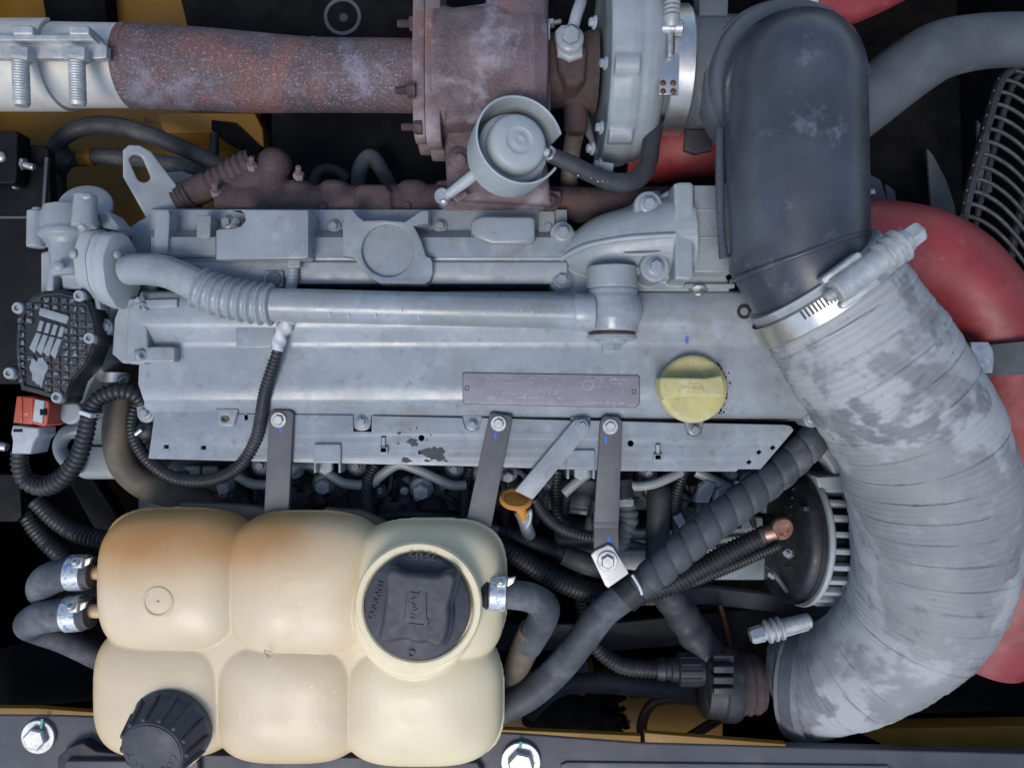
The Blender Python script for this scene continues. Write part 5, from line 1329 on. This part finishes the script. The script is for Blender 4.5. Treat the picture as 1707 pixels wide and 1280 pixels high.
conduit('injector_conduit', [(784, 780, -130, 9), (776, 810, -128, 10), (774, 850, -130, 10), (780, 890, -134, 10)], 'corrugated conduit dropping beside the second tank bracket', 5.6, .12, group='injector conduits')
conduit('injector_conduit', [(1140, 785, -130, 10), (1130, 815, -126, 11), (1124, 850, -126, 11), (1126, 880, -130, 11)], 'corrugated conduit dropping right of the black rubber pipe', 5.6, .12, group='injector conduits')
conduit('main_loom', [(30, 830, -180, 16), (60, 880, -178, 18), (105, 925, -176, 19), (150, 950, -176, 19), (230, 960, -180, 18)], 'thick corrugated loom running into the dark behind the upper tank hose', 8, .13, group='looms behind the tank')
conduit('main_loom', [(60, 835, -150, 16), (95, 868, -150, 17), (140, 892, -150, 18), (195, 903, -150, 18), (260, 908, -155, 18)], 'thick corrugated loom running behind the top of the tank', 8, .13, group='looms behind the tank')
conduit('tank_loom', [(600, 868, -130, 12), (680, 858, -130, 12), (760, 868, -128, 12), (830, 900, -125, 12)], 'corrugated loom behind the filler chamber of the tank', 6, .13)
conduit('sender_conduit', [(966, 930, -140, 11), (968, 985, -138, 11), (972, 1030, -136, 11.5), (992, 1076, -132, 13), (1030, 1106, -128, 15), (1068, 1114, -126, 16), (1098, 1115, -124, 16)], 'corrugated conduit curving down to the black ring-nut fitting', 7, .14)
# taped branch
bm = BM(); add_tube(bm, [(1092, 960, -150, 24), (1120, 1000, -146, 26), (1150, 1045, -142, 28), (1180, 1092, -138, 29), (1195, 1120, -136, 28)], 24, 10, lambda s, th: 1 + .05 * sin(s * .16) + .03 * sin(s * .05 + 3 * th), 3)
tag(ob('taped_branch', bm, RUB), 'lumpy black taped loom branch running down to the ring-nut fitting', 'cable')
t = thing('level_sender', 'black plastic sender body with ribbed ring nut beside the fabric hose end', 'sender', (1190, 1140, -140))
bm = BM(); add_lathe(bm, W(1168, 1138, -130), (1, -.05, 0), [(0, 44), (4, 54), (30, 56), (34, 60), (52, 60), (60, 56), (62, 40)], 48, k=L(1, -130)); ob('body', bm, BLKPL, t)
for i in range(5):
    bm = BM(); add_plate(bm, rect(1188 + 2, 1092 + 18 * i, 1224, 1104 + 18 * i, 2), -90, -66 + (6 if 0 < i < 4 else -12), 2); ob('body_rib', bm, BLKPL, t)
bm = BM(); add_lathe(bm, W(1128, 1115, -124), (1, 0, 0), [(0, 20), (2, 26), (42, 26), (45, 22)], 36, k=L(1, -124)); rn_ = ob('ring_nut', bm, BLKPL, t)
for i in range(14):
    a = 2 * pi * i / 14
    c_ = W(1132, 1115, -124) + V((0, cos(a), sin(a))) * L(25.5, -124)
    bm = BM(); add_lathe(bm, c_, (1, 0, 0), [(0, 2.2), (36, 2.2)], 8); ob('nut_rib', bm, BLKPL, rn_)
bm = BM(); add_lathe(bm, W(1094, 1115, -124), (1, 0, 0), [(0, 17), (12, 19), (14, 17), (22, 17), (24, 20), (34, 20)], 28, k=L(1, -124)); ob('conduit_end', bm, BLKPL, t)
bm = BM(); add_lathe(bm, W(1224, 1140, -134), (1, 0, 0), [(0, 46), (8, 50), (14, 47), (20, 50), (26, 46), (34, 48), (44, 42)], 40, k=L(1, -134)); tag(ob('rusty_stub', bm, RUSTD), 'brown rusty ribbed pipe stub entering the fabric hose end', 'pipe')
# black rubber hose along the floor, copper tubes, rod
hose('floor_hose', [(880, 1190, -200, 15), (915, 1155, -196, 16), (950, 1140, -194, 17), (1010, 1138, -192, 18), (1090, 1146, -190, 18), (1180, 1152, -186, 18)], RUB, 'ribbed black rubber hose lying across above the yellow floor plate', 'hose')
hose('copper_tube', [(1074, 1260, -180, 9), (1070, 1225, -182, 9), (1072, 1198, -184, 9), (1086, 1174, -186, 9), (1114, 1165, -186, 9), (1150, 1166, -184, 9), (1180, 1170, -180, 9)], COPD, 'tarnished copper tube curling up from the rail to the sender', 'tube')
hose('copper_tube', [(1130, 1240, -190, 9), (1170, 1215, -190, 9), (1205, 1194, -188, 9)], COPD, 'short straight tarnished copper tube below the sender', 'tube')
hose('brown_rod', [(1200, 1008, -210, 5), (1210, 1045, -205, 7), (1220, 1095, -200, 7)], COPD, 'thin rusty brown rod standing behind the sender', 'rod')
t = thing('floor_bolt', 'grey hex bolt in a yellow lug behind the curved plain hose', 'bolt', (965, 1108, -260))
bm = BM(); add_plate(bm, [(945, 1112), (990, 1112), (985, 1130), (950, 1130)], -330, -262, 3); ob('lug', bm, YEL, t)
bolt(965, 1112, -262, 16, t, GREYD, 'hex')
bm = BM(); rnd = random.Random(8)
for i in range(190):
    x, y = rnd.uniform(870, 1050), rnd.uniform(1158, 1236)
    if x > 1030 + 14 * sin(y * .3): continue
    add_ball(bm, W(x, y, -320), L(rnd.uniform(5, 14), -320), (1, 1, .3), 8)
add_plate(bm, blotch(958, 1198, 72, 30, 5, 40, .25), -326, -317, 1)
tag(ob('dirt', bm, BLKDIRT, cast=(2.6, 4)), 'caked black dirt on the yellow floor plate', 'dirt', kind='stuff')
for i, (x, y, a) in enumerate(((1016, 1175, 70), (1030, 1195, 40), (1040, 1212, 80), (1010, 1190, 100), (1060, 1160, 10))):
    bm = BM(); add_plate(bm, blotch(x, y, 9, 4, i), -318, -306, 2); ob('flake', bm, BLKDIRT, bpy.data.objects['dirt'])

# ================================================================== alternator
t = thing('alternator', 'alternator with black ribbed rear cover and slotted grey housing beside the fabric hose', 'alternator', (1350, 900, -220))
ax = V((1, -.06, -.10)).normalized(); o_ = W(1302, 893, -150); k_ = L(1, -150)
bm = BM(); add_lathe(bm, o_, ax, [(-3, 40), (-2, 99), (1, 104), (5, 106.5), (20, 108), (24, 107), (24, 60)], 64, k=k_); ob('rear_cover', bm, BLKPL, t)
bm = BM(); add_ring_lathe(bm, o_, ax, [(14, 107), (14, 109.5), (16, 109.5), (16, 107)], 64, k=k_); ob('cover_groove', bm, BLKPL, t)
bm = BM(); add_lathe(bm, o_, ax, [(22, 96), (26, 98), (114, 98), (114, 60)], 64, k=k_); ob('inner_drum', bm, BLKMET, t)
bm = BM(); add_ring_lathe(bm, o_, ax, [(25, 104), (25, 112), (31, 113), (35, 110), (35, 102)], 64, k=k_); ob('front_ring', bm, DISC, t)
bm = BM(); add_ring_lathe(bm, o_, ax, [(66, 100), (66, 111), (114, 109), (114, 100)], 64, k=k_); ob('front_ring', bm, DISC, t)
d_, u_, v_ = axes(ax)
for i in range(26):
    a = 2 * pi * i / 26
    rd = u_ * cos(a) + v_ * sin(a)
    bm = BM(); add_oplate(bm, o_ + rd * (98 * k_) + d_ * (50 * k_), rd, d_, rect(-5, -18, 5, 20, 2), 0, 13, 2); ob('housing_bar', bm, DISC, t)
for x, y, h in ((1364, 808, -110), (1386, 968, -110), (1372, 1000, -140)): bolt(x, y, h, 9, t, GREY, 'dome')
for i in range(12):
    y = 814 + i * 14.5
    bm = BM(); add_tube(bm, [(1296 + 4 * abs(i - 5.5), y, -105 - 2.2 * abs(i - 5.5) ** 1.6, 2), (1312 + 2 * abs(i - 5.5), y + 1, -72 - 2.0 * abs(i - 5.5) ** 1.6, 2)], 6); ob('cover_rib', bm, BLKPL, t)
for (x, y) in ((1345, 848), (1350, 920), (1352, 934)):
    bm = BM(); add_plate(bm, rect(x - 5, y - 4, x + 5, y + 4, 1), -70, -46, 1); ob('cover_clip', bm, BLKPL, t)
bolt(1316, 922, -70, 9, t, ZINC, 'stud', d=(-.6, .2, .8)); bolt(1290, 958, -110, 8, t, ZINC, 'stud', d=(-.6, .2, .8))
bm = BM(); add_tube(bm, [(1275, 942, -110, 3), (1288, 952, -100, 3), (1298, 966, -100, 4), (1312, 985, -110, 4)], 8); ob('lead_wire', bm, RUBD, t)
bm = BM(); add_plate(bm, [(1362, 795), (1440, 792), (1440, 822), (1366, 822)], -150, -80, 5); ob('top_lug', bm, GREYC, t)
bm = BM(); add_plate(bm, [(1368, 985), (1440, 985), (1440, 1012), (1362, 1012)], -180, -120, 5); ob('bottom_lug', bm, GREYC, t)
t = thing('copper_terminal', 'bright copper cable lug on the back of the alternator', 'terminal', (1303, 882, -60))
bm = BM(); add_tube(bm, [(1268, 892, -72, 15), (1282, 888, -68, 15)], 20); ob('cable_boot', bm, RUB, t)
bm = BM(); add_tube(bm, [(1278, 890, -66, 13), (1286, 888, -62, 13), (1294, 885, -58, 14)], 24); ob('barrel', bm, COPP, t, 60)
bm = BM(); add_lathe(bm, W(1304, 881, -58), (.22, -.12, .95), [(-8, 17), (-6, 20), (2, 20.5), (5, 18), (5, 11), (1, 9), (1, 0)], 32); ob('lug_ring', bm, COPP, t)
panel('support_ear', [(1366, 732), (1412, 722), (1418, 800), (1396, 808), (1384, 778), (1368, 758)], -130, -90, GREYC, 'pale grey cast ear with small hole under the fabric hose above the alternator', 'bracket', 6, holes=[circ(1401, 796, 4, 14)])

# ================================================================== injector bank below the tray
def fuel_pipe(pts, label):
    t = thing('fuel_pipe', label, 'pipe', pts[1][:3], 'fuel pipes below the tray')
    bm = BM(); add_tube(bm, [(x, y, h, 8.5) for x, y, h in pts], 16, 10); ob('tube', bm, GREYC, t, 60)
    q = pts[len(pts) // 2]
    return t
fuel_pipe([(380, 782, -110), (400, 796, -108), (420, 806, -108), (446, 808, -112)], 'grey fuel pipe showing left of the first tank bracket')
fuel_pipe([(480, 790, -115), (500, 776, -108), (525, 776, -106), (552, 792, -104), (572, 804, -104), (605, 808, -108), (630, 800, -112)], 'grey fuel pipe curving round the hex plug between first bracket and conduit')
fuel_pipe([(620, 806, -112), (640, 788, -106), (665, 774, -104), (695, 782, -104), (725, 796, -104), (752, 808, -106), (776, 808, -112)], 'grey fuel pipe arching below the chipped paint')
fuel_pipe([(1040, 806, -104), (1062, 810, -104), (1090, 806, -104), (1115, 796, -106), (1135, 786, -112)], 'grey fuel pipe right of the hose bracket')
fuel_pipe([(940, 822, -120), (965, 800, -118), (985, 786, -120)], 'short grey fuel pipe behind the tray tab beside the slanting bracket')
fuel_pipe([(1160, 786, -120), (1190, 800, -116), (1215, 812, -112)], 'grey fuel pipe ending at the hex plug under the tray corner')
def injector(x, y, ang, label, bx, by, br, zinc=None):
    t = thing('injector', label, 'injector', (x, y, -160), 'injectors below the tray')
    ca, sa = cos(radians(ang)), sin(radians(ang))
    bm = BM()
    d = V((ca, -sa, .35)).normalized()
    add_lathe(bm, W(x, y, -150), d, [(-30, 18), (0, 20), (6, 24), (24, 24), (30, 18), (44, 15), (50, 11)], 24); ob('body', bm, BLKPL, t)
    bm = BM(); add_plate(bm, [(x - 26, y - 22), (x + 6, y - 30), (x + 30, y - 8), (x + 22, y + 14), (x - 16, y + 20)], -200, -140, 8); ob('clamp_yoke', bm, GREYD, t)
    for k in (-1, 1):
        bm = BM(); add_tube(bm, [(x - 14 + 12 * k, y + 4, -130, 7), (x - 20 + 14 * k, y + 30, -136, 8), (x - 24 + 16 * k, y + 60, -160, 9)], 12); ob('lead', bm, RUB, t)
    bm = BM(); add_plate(bm, rect(x - 34, y + 14, x - 8, y + 44, 4), -160, -124, 4); ob('plug', bm, BLKPL, t)
    bm = BM(); add_lathe(bm, W(bx, by, -116), (.05, -.35, .9), [(0, br + 3), (6, br + 3), (8, br), (22, br), (25, br - 2), (25, 0)], 6); ob('hex_plug', bm, GREYC, t, 20)
    bm = BM(); add_lathe(bm, W(bx, by, -122), (.05, -.35, .9), [(-10, br + 7), (8, br + 7), (10, br + 4)], 22); ob('plug_boss', bm, GREYD, t)
    for q in (zinc or ()): bolt(q[0], q[1], -108, q[2], t, ZINC, 'cap', d=(.2, -.4, .8))
    return t
injector(395, 810, 60, 'black injector left of the first tank bracket', 378, 804, 12, [(373, 822, 7)])
injector(520, 806, 60, 'black injector between first bracket and tab leg', 541, 803, 14)
injector(675, 822, 70, 'black injector under the chipped paint with a bright zinc bolt', 703, 811, 15, [(674, 816, 7), (694, 829, 5)])
injector(850, 800, 60, 'black injector half hidden between second bracket and dipstick', 846, 786, 11)
injector(1020, 830, 75, 'black injector behind the hose bracket', 1042, 820, 10)
injector(1168, 830, 40, 'black injector beside the conduit under the tray corner', 1207, 822, 16)
injector(1260, 800, 40, 'grey plugged injector under the cut corner of the tray', 1248, 795, 11)
t = thing('rail_bolt_row', 'row of grey casting lugs with bolts just below the tray edge', 'casting', (800, 790, -150))
for x, y in ((435, 776), (490, 782), (594, 778), (757, 782), (800, 786), (1080, 790), (1220, 790), (1250, 793)):
    bm = BM(); add_plate(bm, circ(x, y, 17, 20), -200, -128, 4); ob('lug', bm, GREYD, t)
    bolt(x, y, -128, 11, t, GREYC, 'flange')
for x in (320, 350):
    bm = BM(); add_plate(bm, rect(x - 14, 776, x + 14, 796, 4), -200, -140, 4); ob('lug', bm, GREYD, t)
hose('breather_pipe', [(1096, 800, -170, 19), (1098, 822, -128, 20), (1098, 850, -120, 20), (1097, 880, -122, 20), (1096, 925, -128, 20), (1100, 960, -140, 20)], RUB, 'black rubber breather pipe bending down beside the corrugated conduit', 'pipe')
t = thing('taped_bundle', 'grey tape-wrapped cable bundle beside the hose bracket', 'cable', (1040, 860, -120))
bm = BM(); add_tube(bm, [(1040, 800, -120, 14), (1042, 830, -112, 15), (1046, 850, -106, 17), (1048, 870, -104, 15), (1040, 890, -106, 14), (1034, 915, -112, 12)], 18, 10, lambda s, th: 1 + .10 * sin(s * .55 + th), 2); ob('wrap', bm, HOSEG, t, 50)
bm = BM(); add_tube(bm, [(1038, 800, -108, 17), (1040, 830, -104, 18)], 20); ob('sensor_body', bm, BLKPL, t)
bm = BM(); add_lathe(bm, W(1042, 834, -100), (0, -1, .3), [(0, 16), (10, 16), (12, 12)], 6); ob('sensor_hex', bm, GREYC, t, 20)
bm = BM(); add_tube(bm, [(1044, 905, -110, 6), (1058, 907, -112, 6), (1082, 910, -116, 3), (1100, 911, -120, 3)], 10); ob('sensor_lead', bm, BLKPL, t)
t = thing('clip_bar', 'thin metal clip and bar above the grey pump casing', 'bracket', (1150, 870, -140))
bm = BM(); add_plate(bm, [(1122, 862), (1136, 855), (1146, 876), (1134, 882)], -150, -110, 2); ob('clip', bm, GREYC, t)
bm = BM(); add_tube(bm, [(945, 850, -150, 5), (985, 854, -150, 5)], 10, curve=False); ob('bar', bm, GREYC, t)
bm = BM(); add_plate(bm, [(1165, 815), (1178, 800), (1196, 806), (1182, 838), (1160, 838)], -130, -104, 4); ob('yoke', bm, GREYC, t)

# ================================================================== upper left cables
hose('rear_left_hose', [(80, 262, -160, 14), (105, 230, -152, 15), (140, 212, -148, 15.5), (185, 209, -148, 15), (240, 222, -150, 14.5), (310, 250, -155, 14), (370, 278, -160, 14), (420, 300, -165, 14)], RUB, 'black rubber hose arching over the yellow chassis plate', 'hose')
t = thing('banded_hose', 'dark hose with a yellow band running behind the lifting eye', 'hose', (200, 262, -190))
bm = BM(); add_tube(bm, [(100, 272, -190, 14), (140, 262, -188, 14), (200, 262, -190, 13.5), (270, 272, -195, 14), (340, 285, -200, 15), (390, 298, -205, 14)], 20); ob('tube', bm, RUBD, t, 60)
bm = BM(); add_tube(bm, [(134, 263, -188, 15.5), (156, 262, -188, 15.5)], 20, curve=False); ob('band', bm, YEL, t)
bm = BM(); add_tube(bm, [(92, 250, -170, 22), (105, 268, -176, 22), (118, 276, -182, 20)], 20); ob('boot', bm, RUB, t)
hose('vertical_cable', [(100, 250, -190, 16), (96, 290, -195, 16), (98, 330, -200, 15), (102, 380, -205, 15)], RUB, 'black cable running down between side panel and round cap', 'cable')
hose('short_black_pin', [(358, 222, -262, 8), (357, 250, -262, 8), (358, 268, -262, 7)], RUB, 'short black rubber stub on the yellow gusset', 'stub')

# more leads, plugs and pipes crowding the space under the tray
rnd = random.Random(21)
spots = [(300, 'pipe bend'), (455, 'first bracket'), (560, 'tab leg'), (640, 'hanging conduit'), (735, 'second bracket'), (800, 'dipstick'), (905, 'slanting bracket'), (1065, 'breather pipe'), (1160, 'tray corner'), (1230, 'wrapped hose')]
for i, (x, nm) in enumerate(spots):
    x0 = x + rnd.uniform(-10, 10); y0 = 786 + rnd.uniform(-4, 8)
    t = thing('injector_lead', 'black lead with plug and zinc stud deep below the tray by the ' + nm, 'cable', (x0, y0, -150), 'leads below the tray')
    for k in range(3):
        a = rnd.uniform(-24, 24); b = rnd.uniform(-40, 40)
        bm = BM(); add_tube(bm, [(x0 + a, y0 - 4, -135, 5), (x0 + a + rnd.uniform(-14, 14), y0 + 24, -128 + rnd.uniform(-14, 8), 5.5), (x0 + b, y0 + 52, -150, 5.5), (x0 + b * 1.4, y0 + 90, -190, 5)], 10); ob('lead', bm, RUB if k else BLKPL, t, 60)
    bm = BM(); add_plate(bm, [(x0 - 14, y0 + 18), (x0 + 8, y0 + 12), (x0 + 14, y0 + 34), (x0 - 8, y0 + 40)], -170, -126, 3); ob('plug', bm, BLKPL, t)
    bolt(x0 + rnd.uniform(-16, 16), y0 + rnd.uniform(14, 30), -122, 6, t, ZINC, 'cap', d=(rnd.uniform(-.4, .4), -.4, .8))
